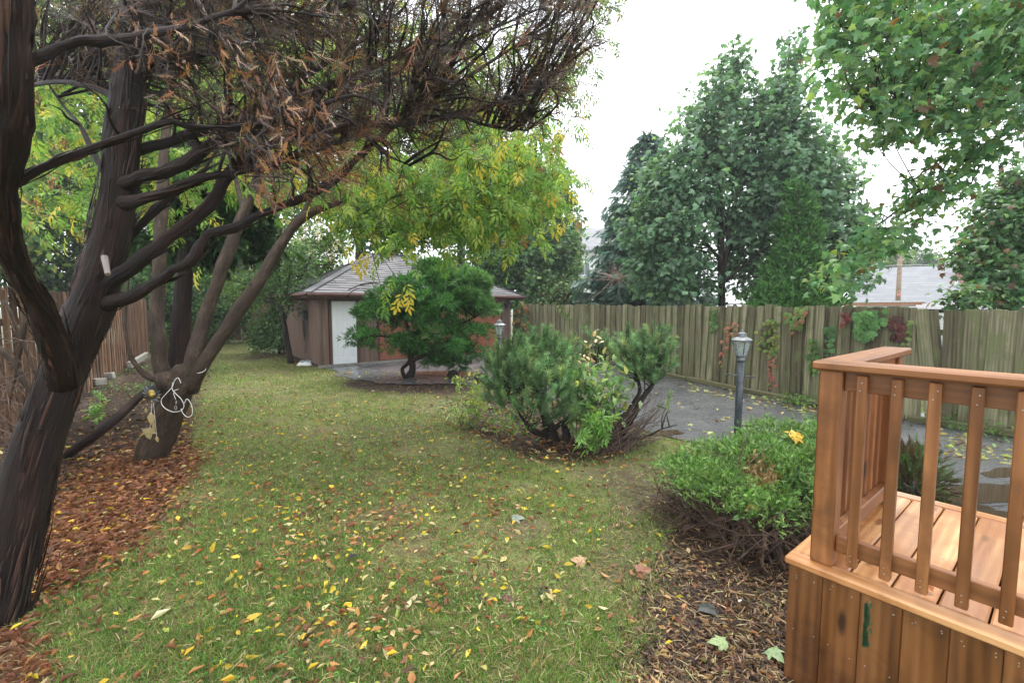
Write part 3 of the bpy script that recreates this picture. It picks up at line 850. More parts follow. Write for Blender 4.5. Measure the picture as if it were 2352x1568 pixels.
# ------------------------------------------------------------------ deck
DC = np.array([1.304, 2.095]); DTH = math.radians(51.28); ZD = .612
e1 = np.array([math.cos(DTH), -math.sin(DTH), 0]); e2 = np.array([math.sin(DTH), math.cos(DTH), 0])
def dk(s, t, z=0.0): return np.array([DC[0], DC[1], ZD + z]) + e1 * s + e2 * t
deck = thing("wooden_deck", "new reddish cedar deck with railing in the right foreground", "deck", (DC[0], DC[1], 0))
DL, DW = 2.3, 1.40
board("edge_board", deck, dk(DL / 2, .045, -.0185), e1, Z3, DL, .09, .037, CEDARSHEEN, .008)
board("edge_board", deck, dk(.045, DW / 2 + .02, -.0185), e2, Z3, DW - .14, .088, .037, CEDARSHEEN, .008)
board("edge_board", deck, dk(DL / 2, DW - .045, -.0185), e1, Z3, DL, .09, .037, CEDARSHEEN, .008)
k = 0; s = .095
while s < DL - .1:
    w = .138
    board("deck_board", deck, dk(s + w / 2, DW / 2, -.02 + rng.normal() * .0008), e2, Z3, DW - .19, w, .034, CEDARSHEEN, .007)
    s += w + .007
# skirt boards
s = .018; 
while s < DL - .05:
    board("skirt_board", deck, dk(s + .07, .02, -.037 - .30), Z3, -e2, .6, .139, .02, CEDARSKIRT, .003); s += .1405
t_ = .035
while t_ < DW - .02:
    board("skirt_board", deck, dk(.02, t_ + .07, -.037 - .30), Z3, -e1, .6, .139, .02, CEDARSKIRT, .003)
    board("skirt_board", deck, dk(DL - .02, t_ + .07, -.037 - .30), Z3, e1, .6, .139, .02, CEDARSKIRT, .003); t_ += .1405
s = .05
while s < DL - .1:
    board("skirt_board", deck, dk(s + .07, DW - .02, -.037 - .30), Z3, e2, .6, .139, .02, CEDARSKIRT, .003); s += .1405
# a fleck of green paint on one of the skirt boards
gp_ = Acc(); rr = np.random.default_rng(3)
for q_ in range(150):
    s_, z_ = .318 + abs(rr.normal()) * .008, -.075 - .19 * rr.random()
    r_ = .0015 + .0035 * rr.random(); a_ = np.arange(7) / 7 * 6.283
    P = np.array([dk(s_ + r_ * math.cos(x) * (1 + .4 * rr.normal()), .0085, z_ + r_ * 3.2 * math.sin(x)) for x in a_])
    gp_.add(P, [[0, i, i + 1] for i in range(1, 6)])
o = gp_.put("paint_stain", plain("dark_green_paint", (.03, .075, .03), .5), deck); o["kind"] = "stuff"; o["label"] = "dark green paint smear down one skirt board"
# posts, rails, balusters, caps
HC = .903
board("post", deck, dk(.089 + .0445, .052 + .0445, HC / 2), Z3, -e2, HC, .089, .089, CEDARWOOD, .006)
TF = 1.17
board("post", deck, dk(.089 + .0445, TF - .0445, HC / 2), Z3, -e2, HC, .089, .089, CEDARWOOD, .006)
RL = 2.0
board("top_rail", deck, dk(.179 + (RL - .179) / 2, .101, HC - .046), e1, -e2, RL - .18, .088, .038, CEDARWOOD)
board("bottom_rail", deck, dk(.179 + (RL - .179) / 2, .101, .105), e1, -e2, RL - .18, .075, .038, CEDARWOOD)
board("cap_rail", deck, dk(.066 + (RL - .066) / 2, .023 + .07, HC + .019), e1, Z3, RL - .066, .14, .038, CEDARWOOD, .008)
board("cap_rail", deck, dk(.066 + .07, .164 + (1.21 - .164) / 2, HC + .019), e2, Z3, 1.21 - .164, .14, .038, CEDARWOOD, .008)
board("top_rail", deck, dk(.139, (.141 + TF - .089) / 2, HC - .046), e2, -e1, TF - .089 - .143, .088, .038, CEDARWOOD)
board("bottom_rail", deck, dk(.139, (.141 + TF - .089) / 2, .085), e2, -e1, TF - .089 - .143, .085, .038, CEDARWOOD)
s = .25; nails = Acc()
while s < RL - .05:
    zt_, zb_ = HC - .012, .035
    bo = board("baluster", deck, dk(s, .0625, (zt_ + zb_) / 2), Z3, -e2, zt_ - zb_, .038, .036, CEDARWOOD, .004)
    for z_ in (zt_ - .03, zt_ - .065, zb_ + .03, zb_ + .055):
        c = dk(s + rng.normal() * .003, .0435, z_); nails.tube([c, c - e2 * .002], .0028, 6)
    s += .1165
t_ = .215
while t_ < TF - .11:
    board("baluster", deck, dk(.1, t_, HC / 2 + .0), Z3, -e1, HC - .05, .038, .036, CEDARWOOD, .004); t_ += .1165
s = .018
while s < DL - .1:
    for z_ in (-.07, -.075, -.35):
        for x_ in (.03, .11):
            c = dk(s + x_ + rng.normal() * .004, .0095, z_ + rng.normal() * .006); nails.tube([c, c - e2 * .0015], .0025, 6)
    s += .142
nails.put("nail", STEEL, deck)["kind"] = "stuff"

#@@VEG@@
# ------------------------------------------------------------------ foliage helpers
def shade(cols, w, n, jit=.16):
    c = np.array(cols)[rng.choice(len(cols), n, p=np.array(w) / sum(w))]
    return np.clip(c * (1 + rng.normal(size=(n, 1)) * jit) * (1 + rng.normal(size=(n, 3)) * jit * .35), .004, .9)

def blob_pts(blobs, n, sig, per=14, shell=.45, squash=.75):
    """leaf positions in clumps spread through ellipsoids; blobs: rows (x,y,z,r[,rz]); also the outward directions"""
    B = [np.array([*b, b[3]])[:5] if len(b) == 4 else np.array(b, float) for b in blobs]
    B = np.array(B); wgt = B[:, 3] ** 2; wgt /= wgt.sum()
    m = max(1, n // per)
    bi = rng.choice(len(B), m, p=wgt)
    d = rdir(m); r = rng.random(m) ** shell
    d = unit(d + 0)
    cc = B[bi, :3] + d * r[:, None] * np.stack([B[bi, 3], B[bi, 3], B[bi, 4]], -1)
    pos = np.repeat(cc, per, 0) + rng.normal(size=(m * per, 3)) * sig * np.array([1, 1, squash])
    return pos, np.repeat(d, per, 0), cc, bi

def pxblobs(L, thick=1.0):
    """rows (px, py, depth, radius in px) -> world ellipsoids"""
    out = []
    for px, py, y, r in L:
        c = D(px, py, y); out.append((c[0], c[1], c[2], r * y / FPX, r * y / FPX))
    return out

def leafy(parent, blobs, n, tpl, size, cols, w, sig=.22, per=14, droop=.5, mat=None, shell=.45, name="foliage", flat=.8, sj=.25, stuff=True):
    pos, d, cc, bi = blob_pts(blobs, n, sig, per, shell)
    k = len(pos)
    N = unit(np.array([0, 0, 1.0]) * flat + d * .6 + rng.normal(size=(k, 3)) * .35)
    X = unit(d * .5 + rng.normal(size=(k, 3)) * .7 + np.array([0, 0, -droop]))
    tone = np.repeat(np.clip(1 + rng.normal(size=(len(cc), 1)) * .22, .55, 1.5), per, 0)
    a = Acc(); a.leaves(tpl, pos, X, N, size * np.clip(1 + rng.normal(size=k) * sj, .4, 1.7), shade(cols, w, k) * tone)
    o = a.put(name, mat or LEAF, parent)
    if stuff: o["kind"] = "stuff"
    return cc

def twigs_to(parent, roots, ends, r0, mat, n=60, name="branch", bend=.15, stuff=True, cut=1.6):
    a = Acc(); roots = np.asarray(roots, float); ends = np.asarray(ends)
    for e in ends[rng.choice(len(ends), min(n, len(ends)), replace=False)]:
        dd = np.linalg.norm((roots - e) * np.array([1, 1, 1.3]), axis=1) + rng.random(len(roots)) * .5
        low = roots[:, 2] > e[2] + .2; dd = dd + low * 1.5
        s = roots[np.argmin(dd)]
        L = np.linalg.norm(e - s)
        if L > cut: s = e + (s - e) * cut / L; L = cut
        m = s + (e - s) * .55 + rdir(1)[0] * L * bend + np.array([0, 0, .08 * L])
        a.tube([s, m, e], [r0, r0 * .6, r0 * .22], 5, (1, 1, 1), 0, 4, False)
    o = a.put(name, mat, parent, True)
    if stuff: o["kind"] = "stuff"

def leaf_obj(parent, me, pos, X, N, S, name="leaf"):
    o = link(name, me, parent)
    x = unit(X); z = np.asarray(N, float); z = unit(z - (z @ x) * x); y = np.cross(z, x)
    M = Matrix(((x[0] * S, y[0] * S, z[0] * S, 0), (x[1] * S, y[1] * S, z[1] * S, 0), (x[2] * S, y[2] * S, z[2] * S, 0), (0, 0, 0, 1)))
    M.translation = Vector(np.asarray(pos, float) - (base_of(parent) if parent is not None else 0))
    o.matrix_local = M
    return o
def leaf_mesh(name, tpl, c, mat=None):
    return build_mesh(name, tpl[0], tpl[1], None, mat or LEAF, np.broadcast_to(np.array(c, float), tpl[0].shape))

def trunk_tubes(parent, lists, mat, sides=10, wob=.1, name="trunk"):
    pts = []
    for k, L in enumerate(lists):
        a = Acc(); pts.append(limb(a, L, sides, wob))
        a.put(name if k == 0 else "limb", mat, parent, True)
    return pts

GREENS = [(.045, .115, .025), (.075, .165, .035), (.11, .21, .045), (.03, .075, .022)]
COOL = [(.085, .18, .095), (.13, .245, .14), (.19, .31, .19), (.06, .13, .07)]

# ------------------------------------------------------------------ background: far trees, houses, pole
def bg_tree(name, label, blobs, n, size, cols, w, trunk, group="trees beyond the fences", tpl=DIAMOND, sig=.3, cat="tree", per=16, bark=None, nb=50, rb=.05, **k):
    L = np.array(trunk, float)
    b = D(*L[0][:3]); b[2] = 0
    t = thing(name, label, cat, b, group)
    a = Acc(); pts = limb(a, trunk, 9, .1); 
    a.tube([pts[0] + np.array([0, 0, .02]), np.array([pts[0][0], pts[0][1], -.05])], [L[0][3] * L[0][2] / FPX / 2] * 2, 9)
    a.put("trunk", bark or DARKBARK, t, True)
    cc = leafy(t, pxblobs(blobs), n, tpl, size, cols, w, sig=sig, per=per, **k)
    R_, _ = resample(pts, np.ones(len(pts)), 6)
    twigs_to(t, R_[len(R_) // 4:], cc, rb, bark or DARKBARK, nb)
    return t

# left wall of trees
bg_tree("broadleaf_tree", "tall yellow-green tree behind the left fence at the picture's left edge", [(-60, 60, 19, 200), (60, 200, 19, 190), (-40, 380, 18, 180), (100, 420, 19, 150), (60, 560, 18, 110), (-60, 600, 18, 120)], 19000, .29,
        [(.10, .19, .03), (.17, .25, .04), (.05, .12, .025), (.26, .28, .05)], [4, 3, 3, 1], [(60, 800, 19, 30), (50, 500, 19, 24), (40, 100, 19, 10)])
bg_tree("broadleaf_tree", "tall green tree rising behind the brown striped fence", [(230, 60, 22, 170), (330, 220, 22, 170), (250, 380, 22, 150), (330, 480, 21, 120), (220, 560, 21, 100), (420, 120, 23, 150)], 19000, .30,
        [(.08, .17, .03), (.13, .22, .04), (.045, .11, .025), (.22, .26, .05)], [4, 3, 3, 1], [(300, 800, 22, 28), (300, 450, 22, 20), (310, 60, 22, 8)])
bg_tree("broadleaf_tree", "dark green tree far behind the lawn's back corner", [(520, 80, 27, 170), (600, 240, 27, 170), (500, 380, 26, 140), (640, 430, 26, 120), (560, 520, 25, 90)], 15000, .30,
        GREENS, [3, 3, 1, 2], [(540, 790, 27, 26), (545, 450, 27, 20), (560, 80, 27, 8)])
bg_tree("broadleaf_tree", "tall green tree directly behind the garage roof", [(760, 100, 28, 180), (860, 280, 28, 170), (740, 380, 27, 140), (850, 460, 26, 120), (960, 400, 27, 130), (900, 540, 25, 70)], 16000, .30,
        GREENS, [3, 3, 2, 1], [(830, 790, 28, 28), (830, 450, 28, 20), (840, 80, 28, 8)])
bg_tree("broadleaf_tree", "green tree behind the garage's right roof slope", [(1010, 250, 28, 130), (1080, 360, 28, 120), (1040, 480, 27, 110), (1110, 300, 28, 90), (1150, 440, 28, 80)], 9000, .29,
        [(.06, .13, .04), (.09, .18, .05), (.12, .21, .06)], [3, 3, 1], [(1060, 790, 28, 24), (1060, 450, 28, 16), (1070, 250, 28, 8)])
bg_tree("maple_tree", "dark round maple between the garage roof and the blue spruce", [(1180, 560, 21, 100), (1250, 600, 21, 80), (1150, 640, 20, 80), (1230, 500, 22, 80), (1290, 570, 21, 48), (1210, 660, 20, 70), (1130, 580, 21, 70), (1300, 500, 22, 42), (1312, 600, 21, 36), (1290, 440, 22, 40), (1200, 440, 22, 70), (1316, 650, 20.5, 30)], 19000, .17,
        [(.055, .13, .055), (.09, .19, .075), (.14, .25, .09), (.2, .31, .10)], [2, 4, 3, 1.5], [(1190, 760, 21, 16), (1195, 640, 21, 14), (1200, 500, 21, 6)], sig=.22, tpl=MAPLE)
bg_tree("dark_shrub", "dark leafy shrub in front of the fence end behind the elder stems", [(380, 700, 18, 75), (330, 640, 18.5, 70), (450, 660, 18, 70), (400, 590, 19, 80), (350, 770, 17.5, 50)], 9000, .17, GREENS, [4, 3, 1, 2], [(380, 815, 18, 10), (385, 700, 18, 8), (390, 620, 18, 4)], "shrubs at the back of the lawn", sig=.2, cat="shrub", nb=24, rb=.03)
bg_tree("dark_shrub", "dark laurel-like shrub at the lawn's far back edge left of the narrow dark tree", [(510, 740, 21.5, 48), (470, 700, 21.5, 55), (530, 690, 22, 50), (500, 640, 22, 60), (455, 770, 20.5, 40)], 7000, .18, GREENS, [5, 3, 1, 3], [(500, 800, 21.5, 8), (500, 720, 21.5, 6), (500, 650, 21.5, 4)], "shrubs at the back of the lawn", sig=.2, cat="shrub", nb=24, rb=.03)
bg_tree("dense_shrub", "rounded bright green shrub in tiers behind the narrow dark tree", [(615, 745, 17.5, 32), (640, 715, 17.5, 28), (600, 775, 17.3, 28), (650, 770, 17.2, 30), (655, 740, 17.4, 30)], 6500, .10, [(.08, .17, .05), (.13, .24, .08), (.05, .11, .035)], [3, 3, 2], [(625, 808, 17.5, 6), (625, 770, 17.5, 5), (625, 730, 17.5, 3)], "shrubs at the back of the lawn", sig=.14, cat="shrub", nb=16, rb=.025)
tH = bg_tree("panicle_hydrangea", "pale yellow-green hydrangea with cream flower heads left of the garage roof", [(610, 620, 17, 65), (690, 570, 17, 65), (750, 600, 17, 50), (560, 660, 17, 45), (660, 650, 16.8, 45), (760, 545, 17, 40)], 9000, .13,
        [(.14, .24, .045), (.09, .18, .04), (.22, .29, .07), (.06, .12, .03)], [3, 3, 2, 2], [(640, 815, 17, 9), (650, 720, 17, 8), (660, 600, 17, 4)], "shrubs at the back of the lawn", sig=.2, cat="shrub", nb=40, rb=.03)
fl = [(620, 570), (655, 545), (700, 520), (730, 540), (770, 565), (735, 510), (690, 555), (580, 610), (560, 590), (640, 600), (780, 520), (715, 585), (600, 545), (760, 590)]
for px, py in fl:
    c = D(px, py, 16.1); a = Acc(); k = 60
    q = rng.normal(size=(k, 3)) * np.array([.07, .07, .13]); a.leaves(DIAMOND, c + q, rdir(k), rdir(k), .07, shade([(.62, .55, .36), (.7, .66, .5), (.5, .36, .22)], [3, 2, 1], k)); a.put("flower_head", DRYLEAF, tH)["kind"] = "stuff"

bg_tree("hedge_shrub", "dark green hedge-like shrub filling the yard's back left corner", [(250, 640, 20.5, 70), (200, 700, 20, 60), (300, 600, 21, 70), (150, 640, 20, 60), (300, 720, 20, 50), (90, 640, 19, 50)], 9000, .2, GREENS, [4, 3, 1, 2], [(230, 790, 20.5, 9), (230, 700, 20.5, 7), (230, 620, 20.5, 4)], "shrubs at the back of the lawn", sig=.22, cat="shrub", nb=24, rb=.03)
bg_tree("hedge_shrub", "loose mid-green shrub standing behind the dark back fence", [(560, 690, 25, 55), (610, 650, 25, 60), (660, 690, 25, 50), (560, 610, 26, 60), (500, 600, 25, 60), (700, 640, 26, 50)], 9000, .22, [(.08, .18, .04), (.13, .24, .05), (.05, .12, .03)], [3, 3, 2], [(600, 770, 25, 9), (600, 680, 25, 7), (600, 600, 25, 4)], "shrubs at the back of the lawn", sig=.22, cat="shrub", nb=24, rb=.03)
# narrow dark tree with vase limbs before the garage's left wall
tD = thing("small_tree", "small dark-stemmed tree leaning before the garage's left wall", "tree", G(668, 832))
pts = trunk_tubes(tD, [[(668, 833, 14.2, 17), (662, 800, 14.2, 14), (653, 750, 14.2, 13), (648, 715, 14.2, 12)], [(648, 718, 14.2, 9), (625, 680, 14.1, 7), (590, 650, 14, 5), (560, 630, 14, 2)], [(649, 716, 14.2, 8), (645, 670, 14.2, 6), (640, 610, 14.3, 3)],
                       [(652, 740, 14.2, 8), (670, 690, 14.2, 6), (690, 640, 14.2, 5), (715, 590, 14.3, 2)], [(648, 716, 14.2, 7), (660, 660, 14, 5), (668, 600, 14, 2)], [(664, 815, 14.2, 6), (655, 790, 14.1, 5), (652, 760, 14.1, 3)]], DARKBARK)
cc = leafy(tD, pxblobs([(600, 640, 14, 45), (650, 630, 14, 50), (690, 650, 14, 40), (640, 580, 14.2, 50), (700, 600, 14.2, 45), (570, 660, 14, 30), (665, 690, 14, 28)]), 3800, DIAMOND, .085, [(.07, .15, .04), (.11, .2, .06), (.05, .1, .035)], [3, 2, 2], sig=.16)
twigs_to(tD, np.vstack(pts), cc, .012, DARKBARK, 60)
# hostas
for k, (px, py, lb) in enumerate(((600, 806, "pale variegated hosta clump left of the small dark-stemmed tree"), (632, 812, "variegated hosta clump at the foot of the small dark-stemmed tree"))):
    b = G(px, py); t = thing("hosta", lb, "plant", b, "hostas by the garage")
    mes = [leaf_mesh("leaf", OVATE, c) for c in ((.42, .5, .33), (.2, .3, .15), (.55, .6, .45))]
    for i in range(34):
        an = rng.random() * 6.283; r = .08 + .32 * rng.random()
        p = b + np.array([math.cos(an) * r, math.sin(an) * r, .12 + .2 * (1 - r / .42) + .05 * rng.random()])
        leaf_obj(t, mes[rng.integers(3)], p, (math.cos(an), math.sin(an), -.35), (0, 0, 1), .22 + .1 * rng.random())
    a = Acc()
    for i in range(20):
        an = rng.random() * 6.283; a.tube([b, b + np.array([math.cos(an) * .12, math.sin(an) * .12, .2])], .006, 4)
    a.put("stem", plain("green_stem", (.12, .2, .06), .6), t)

# houses
def gable_house(name, label, c, u, L, Wd, eave, ridge, wall, roof, extras=None, ov=.35):
    """u: direction of the ridge; c: centre at the ground"""
    u = unit(np.array([*u, 0])); v = np.array([-u[1], u[0], 0]); c = np.array(c, float)
    t = thing(name, label, "house", c)
    P = lambda a, b, z: c + u * a + v * b + np.array([0, 0, z])
    h, w = L / 2, Wd / 2
    A = Acc(); V = [P(sx * h, sy * w, z) for sx in (-1, 1) for sy in (-1, 1) for z in (0, eave)] + [P(-h, 0, ridge), P(h, 0, ridge)]
    A.add(V, [[1, 3, 8], [5, 9, 7]], [[0, 2, 3, 1], [4, 5, 7, 6], [0, 1, 5, 4], [2, 6, 7, 3]]); A.put("wall", wall, t)
    A = Acc(); sl = (ridge - eave) / w; th = .12
    for sy in (-1, 1):
        q = [P(-h - ov, 0, ridge + .03), P(h + ov, 0, ridge + .03), P(h + ov, sy * (w + ov), eave - ov * sl + .03), P(-h - ov, sy * (w + ov), eave - ov * sl + .03)]
        q2 = [x + np.array([0, 0, th]) for x in q]
        A.add(q + q2, None, [[0, 1, 2, 3], [4, 7, 6, 5], [0, 4, 5, 1], [1, 5, 6, 2], [2, 6, 7, 3], [3, 7, 4, 0]])
    A.put("roof", roof, t)
    return t, P, u, v
def window(t, c, u, n, w, h, name="window"):
    A = Acc(); A.box(c + n * .03, (w + .16, .08, h + .16), (u, n, Z3)); f = A.put(name, WHITEPAINT, t)
    A = Acc()
    for k in (-1, 1): A.box(c + n * .08 + u * k * w / 4, (w / 2 - .04, .03, h - .05), (u, n, Z3))
    A.put("pane", DARKGLASS, f)
m, nt, b_, o_ = new_mat("white_clapboard")
wv = node(nt, "ShaderNodeTexWave", Scale=3.2); wv.bands_direction = 'Z'; wv.wave_profile = 'SAW'; nt.links.new(coords(nt), wv.inputs["Vector"])
nt.links.new(ramp(nt, wv.outputs["Fac"], [(.0, (.62, .64, .64)), (.25, (.78, .79, .78)), (1, (.8, .81, .8))]), b_.inputs["Base Color"]); b_.inputs["Roughness"].default_value = .6; bump(nt, b_, wv.outputs["Fac"], .6, .03)
CLAP = m
c = D(1345, 700, 36); c[2] = 0
t, P, u, v = gable_house("white_house", "white two-storey house with brick chimney glimpsed left of the blue spruce", c + np.array([1.2, 3.6, 0]), (1, .12), 7.5, 7, 6.2, 8.3, CLAP, FARROOF)
for px, py, w, h in ((1342, 618, .75, .95), (1356, 626, .5, .5), (1374, 620, .6, .8), (1310, 608, .6, .8)):
    q = D(px, py, 36); q = P((q - c - np.array([1.2, 3.6, 0])) @ u, -3.5, q[2]); window(t, q, u, -v, w, h)
q = D(1325, 600, 35.4); A = Acc(); top = D(1325, 522, 35.4)[2]; A.box((q[0], q[1] + .4, top / 2), (.62, .62, top), (u, v, Z3)); A.box((q[0], q[1] + .4, top + .06), (.75, .75, .14), (u, v, Z3)); A.put("chimney", BRICK, t)
# grey roofed house on the right
ra, rb_ = D(1970, 622, 36), D(2182, 614, 33)
uu = unit((rb_ - ra)[:2]); mid = (ra + rb_) / 2
t, P, u, v = gable_house("white_house", "white house with broad pale grey roof and red chimney beyond the fence", (mid[0], mid[1], 0), uu, np.linalg.norm((rb_ - ra)[:2]), 8.0, 1.9, mid[2], CLAP, FARROOF, ov=.2)
window(t, P(np.linalg.norm((rb_ - ra)[:2]) / 2, -1.7, 3.0), v, u, 1.0, 1.2)
A = Acc(); q = P(np.linalg.norm((rb_ - ra)[:2]) / 2 + .45, -1.2, 0); ch = D(2189, 604, q[1])[2]; A.box((q[0], q[1], ch / 2), (.7, .6, ch), (u, v, Z3)); A.put("chimney", BRICK, t)
c = D(2330, 700, 42); c[2] = 0
t, P, u, v = gable_house("pale_house", "pale grey house half hidden by the right-hand maple beyond the fence", c, (.3, 1), 9, 9, 5.2, 7.6, CLAP, FARROOF)
window(t, P(-4.5, 1.5, 4.2), v, -u, 1.0, 1.3)
# low dark hipped roof just over the fence
a0, a1 = D(2090, 708, 13.5), D(2260, 665, 17.5)
t = thing("neighbour_shed", "low shed with dark grey shingled roof just over the fence", "shed", (a0[0] + 3, 15.5, 0))
pk = D(2270, 664, 17.5); rt = D(2700, 664, 14.5)
fl_ = D(2088, 710, 13.6); fr_ = D(2800, 716, 10.2)
nrows = 15
A = Acc()
q00, q01, q10, q11 = fl_, fr_, pk, rt
rof = [q00, q01, q11, q10]; A.add(rof + [x - Z3 * .1 for x in rof] + [D(2140, 700, 20.0) , D(2140, 700, 20.0) - Z3 * .1], [[3, 8, 0]], [[0, 1, 2, 3], [7, 6, 5, 4]]); roof_s = A.put("roof", SHINGLE, t)
for r in range(nrows):
    f0, f1 = r / nrows, (r + 1) / nrows
    l0, l1 = q00 + (q10 - q00) * f0, q01 + (q11 - q01) * f0
    n_ = unit(np.cross(q01 - q00, q10 - q00)); n_ = n_ if n_[2] > 0 else -n_
    d_ = unit(l1 - l0); L = np.linalg.norm(l1 - l0); k = int(L / 1.0)
    upv = unit(np.cross(n_, d_)); rowh = np.linalg.norm((q10 - q00) - d_ * ((q10 - q00) @ d_)) / nrows
    for i in range(k):
        if l0[0] + i * d_[0] > 14: break
        board("shingle", roof_s, l0 + d_ * (i + .5) * L / k + upv * rowh * .5 + n_ * .012, d_, unit(n_ + upv * -.04), L / k - .01, rowh + .02, .015, SHINGLE, 0)
A = Acc(); A.add([fl_ - Z3 * .1, fr_ - Z3 * .1, np.array([fr_[0], fr_[1], 0]), np.array([fl_[0], fl_[1], 0])], None, [[0, 1, 2, 3]]); A.put("wall", CLAP, t)
# low carport with an orange-brown fascia
a0, a1 = D(1925, 699, 20), D(2125, 697, 19)
t = thing("carport", "low flat carport roof edge with orange-brown fascia just above the fence", "carport", ((a0[0] + a1[0]) / 2, 19.6, 0))
A = Acc(); d_ = unit(a1 - a0); L = np.linalg.norm(a1 - a0); nn = np.array([-d_[1], d_[0], 0]); A.box((a0 + a1) / 2, (L, .05, .13), (d_, nn, Z3)); A.put("fascia", plain("orange_brown_board", (.36, .17, .08), .6, var=.3), t)
A = Acc(); A.box((a0 + a1) / 2 + nn * 1.4 + Z3 * .1, (L, 2.9, .06), (d_, nn, Z3)); A.put("roof", plain("white_flat_roof", (.62, .63, .63), .6), t)
for k in (-1, 1):
    A = Acc(); q = (a0 + a1) / 2 + d_ * k * L * .47 + nn * .2; A.tube([(q[0], q[1], 0), (q[0], q[1], q[2] - .06)], .05, 8); A.put("post", BROWNWOOD, t)
# utility pole and wires
pb = D(2064, 690, 27); ptp = D(2070, 540, 27)
t = thing("utility_pole", "wooden utility pole standing before the pale grey roof", "utility pole", (pb[0], pb[1], 0))
A = Acc(); A.tube([(pb[0], pb[1], 0), ptp], [.14, .105], 10); A.put("pole", plain("grey_brown_pole", (.27, .19, .13), .8, var=.4, scale=6), t, True)
A = Acc(); A.tube([D(2067, 595, 27), D(2046, 566, 26.6)], .03, 6); A.put("bracket", PEWTER, t)
A = Acc(); q = D(2065, 677, 26.8); A.box(q, (.22, .03, .12)); A.put("tag", plain("red_white_tag", (.6, .2, .15), .5, var=.6, scale=30), t)
for k, (ya, yb, yc, lb) in enumerate(((622, 609, 608, "upper overhead wire crossing the utility pole"), (655, 651, 651, "lower thin overhead wire crossing before the grey roof"))):
    A = Acc(); A.tube([D(1700, ya + 30, 30), D(1960, ya, 28), D(2066, yb, 26.85), D(2400, yc, 25), D(2700, yc - 14, 24)], .016 - .006 * k, 5, (1, 1, 1), 0, 5)
    w_ = A.put("overhead_wire", plain("pale_wire", (.35, .36, .36), .5), None, base=D(2066, yb, 26.85)); props(w_, lb, "wire", "overhead wires")
# far tree line on the right
for k, (bl, cols, lb) in enumerate((([(2110, 600, 52, 30), (2140, 612, 52, 28), (2090, 620, 52, 24)], [(.09, .16, .06), (.13, .2, .08)], "distant green tree above the grey roof right of the utility pole"),
        ([(2050, 590, 50, 30), (2060, 620, 50, 22)], [(.2, .28, .09), (.15, .24, .07)], "distant pale yellow-green tree behind the utility pole"),
        ([(2215, 620, 50, 35), (2225, 660, 48, 30)], [(.06, .12, .06), (.09, .16, .08)], "distant dark tree right of the red chimney"),
        ([(1960, 600, 48, 40), (1900, 640, 48, 40)], [(.1, .18, .06), (.14, .22, .07)], "distant tree behind the left end of the grey roof"))):
    bg_tree("distant_tree", lb, bl, 3200, .36, cols, [1, 1], [(bl[0][0], 690, bl[0][2], 6), (bl[0][0], bl[0][1], bl[0][2], 3)], sig=.4, nb=10, rb=.06)

# ------------------------------------------------------------------ spruce, big maple, arborvitae, right-hand maple
sb = D(1478, 705, 17.5); stp = D(1478, 300, 17.5)
t = thing("blue_spruce", "tall blue-green spruce with drooping boughs between round maple and twin-topped maple", "tree", (sb[0], sb[1], 0))
A = Acc(); A.tube([(sb[0], sb[1], 0), stp], [.2, .02], 10); A.put("trunk", DARKBARK, t, True)
A = Acc(); B = Acc(); H = stp[2]
z = .9
while z < H - .1:
    f = 1 - z / H; R_ = .15 + 3.5 * f ** .85
    for k in range(int(6 + 4 * f)):
        an = rng.random() * 6.283; R2 = R_ * (.78 + .3 * rng.random()); dz = -.22 * R2 * (.3 + f)
        s0 = np.array([sb[0], sb[1], z + rng.normal() * .08]); hd = np.array([math.cos(an), math.sin(an), 0])
        tt = np.linspace(0, 1, 6); P = s0 + hd * (tt * R2)[:, None] + Z3 * (dz * np.sin(tt * 2.2) / .81)[:, None] 
        B.tube(P, np.linspace(.03 * f + .008, .004, 6), 4, caps=False)
        nn_ = int(16 + 19 * R2); u_ = rng.random(nn_) ** .7
        pp = s0 + hd * (u_ * R2)[:, None] + Z3 * (dz * np.sin(u_ * 2.2) / .81)[:, None]
        sd_ = np.where(rng.random(nn_) < .5, 1, -1)[:, None] * np.array([-hd[1], hd[0], 0])
        X = hd * .6 + sd_ * .55 + Z3 * (-.55 + rng.normal(size=(nn_, 1)) * .25) + rng.normal(size=(nn_, 3)) * .2
        A.leaves(SPRUCE, pp, X, Z3 + rng.normal(size=(nn_, 3)) * .4, (.36 + .22 * f) * (.8 + .4 * rng.random(nn_)), shade([(.13, .235, .20), (.17, .29, .25), (.09, .16, .135)], [3, 2, 2], nn_))
    z += .13 + .10 * f
B.put("branch", DARKBARK, t)["kind"] = "stuff"
A.put("foliage", NEEDLE, t)["kind"] = "stuff"
A = Acc(); c = D(1415, 635, 14.9)
for k in range(70):
    e = c + rng.normal(size=3) * np.array([.5, .25, .42]); A.tube([c + rng.normal(size=3) * .08, (c + e) / 2 + rng.normal(size=3) * .06, e], [.008, .006, .003], 4, caps=False)
dead_twigs = A.put("dead_twigs", plain("pale_dead_twig", (.36, .27, .22), .7, var=.3), t); dead_twigs["kind"] = "stuff"

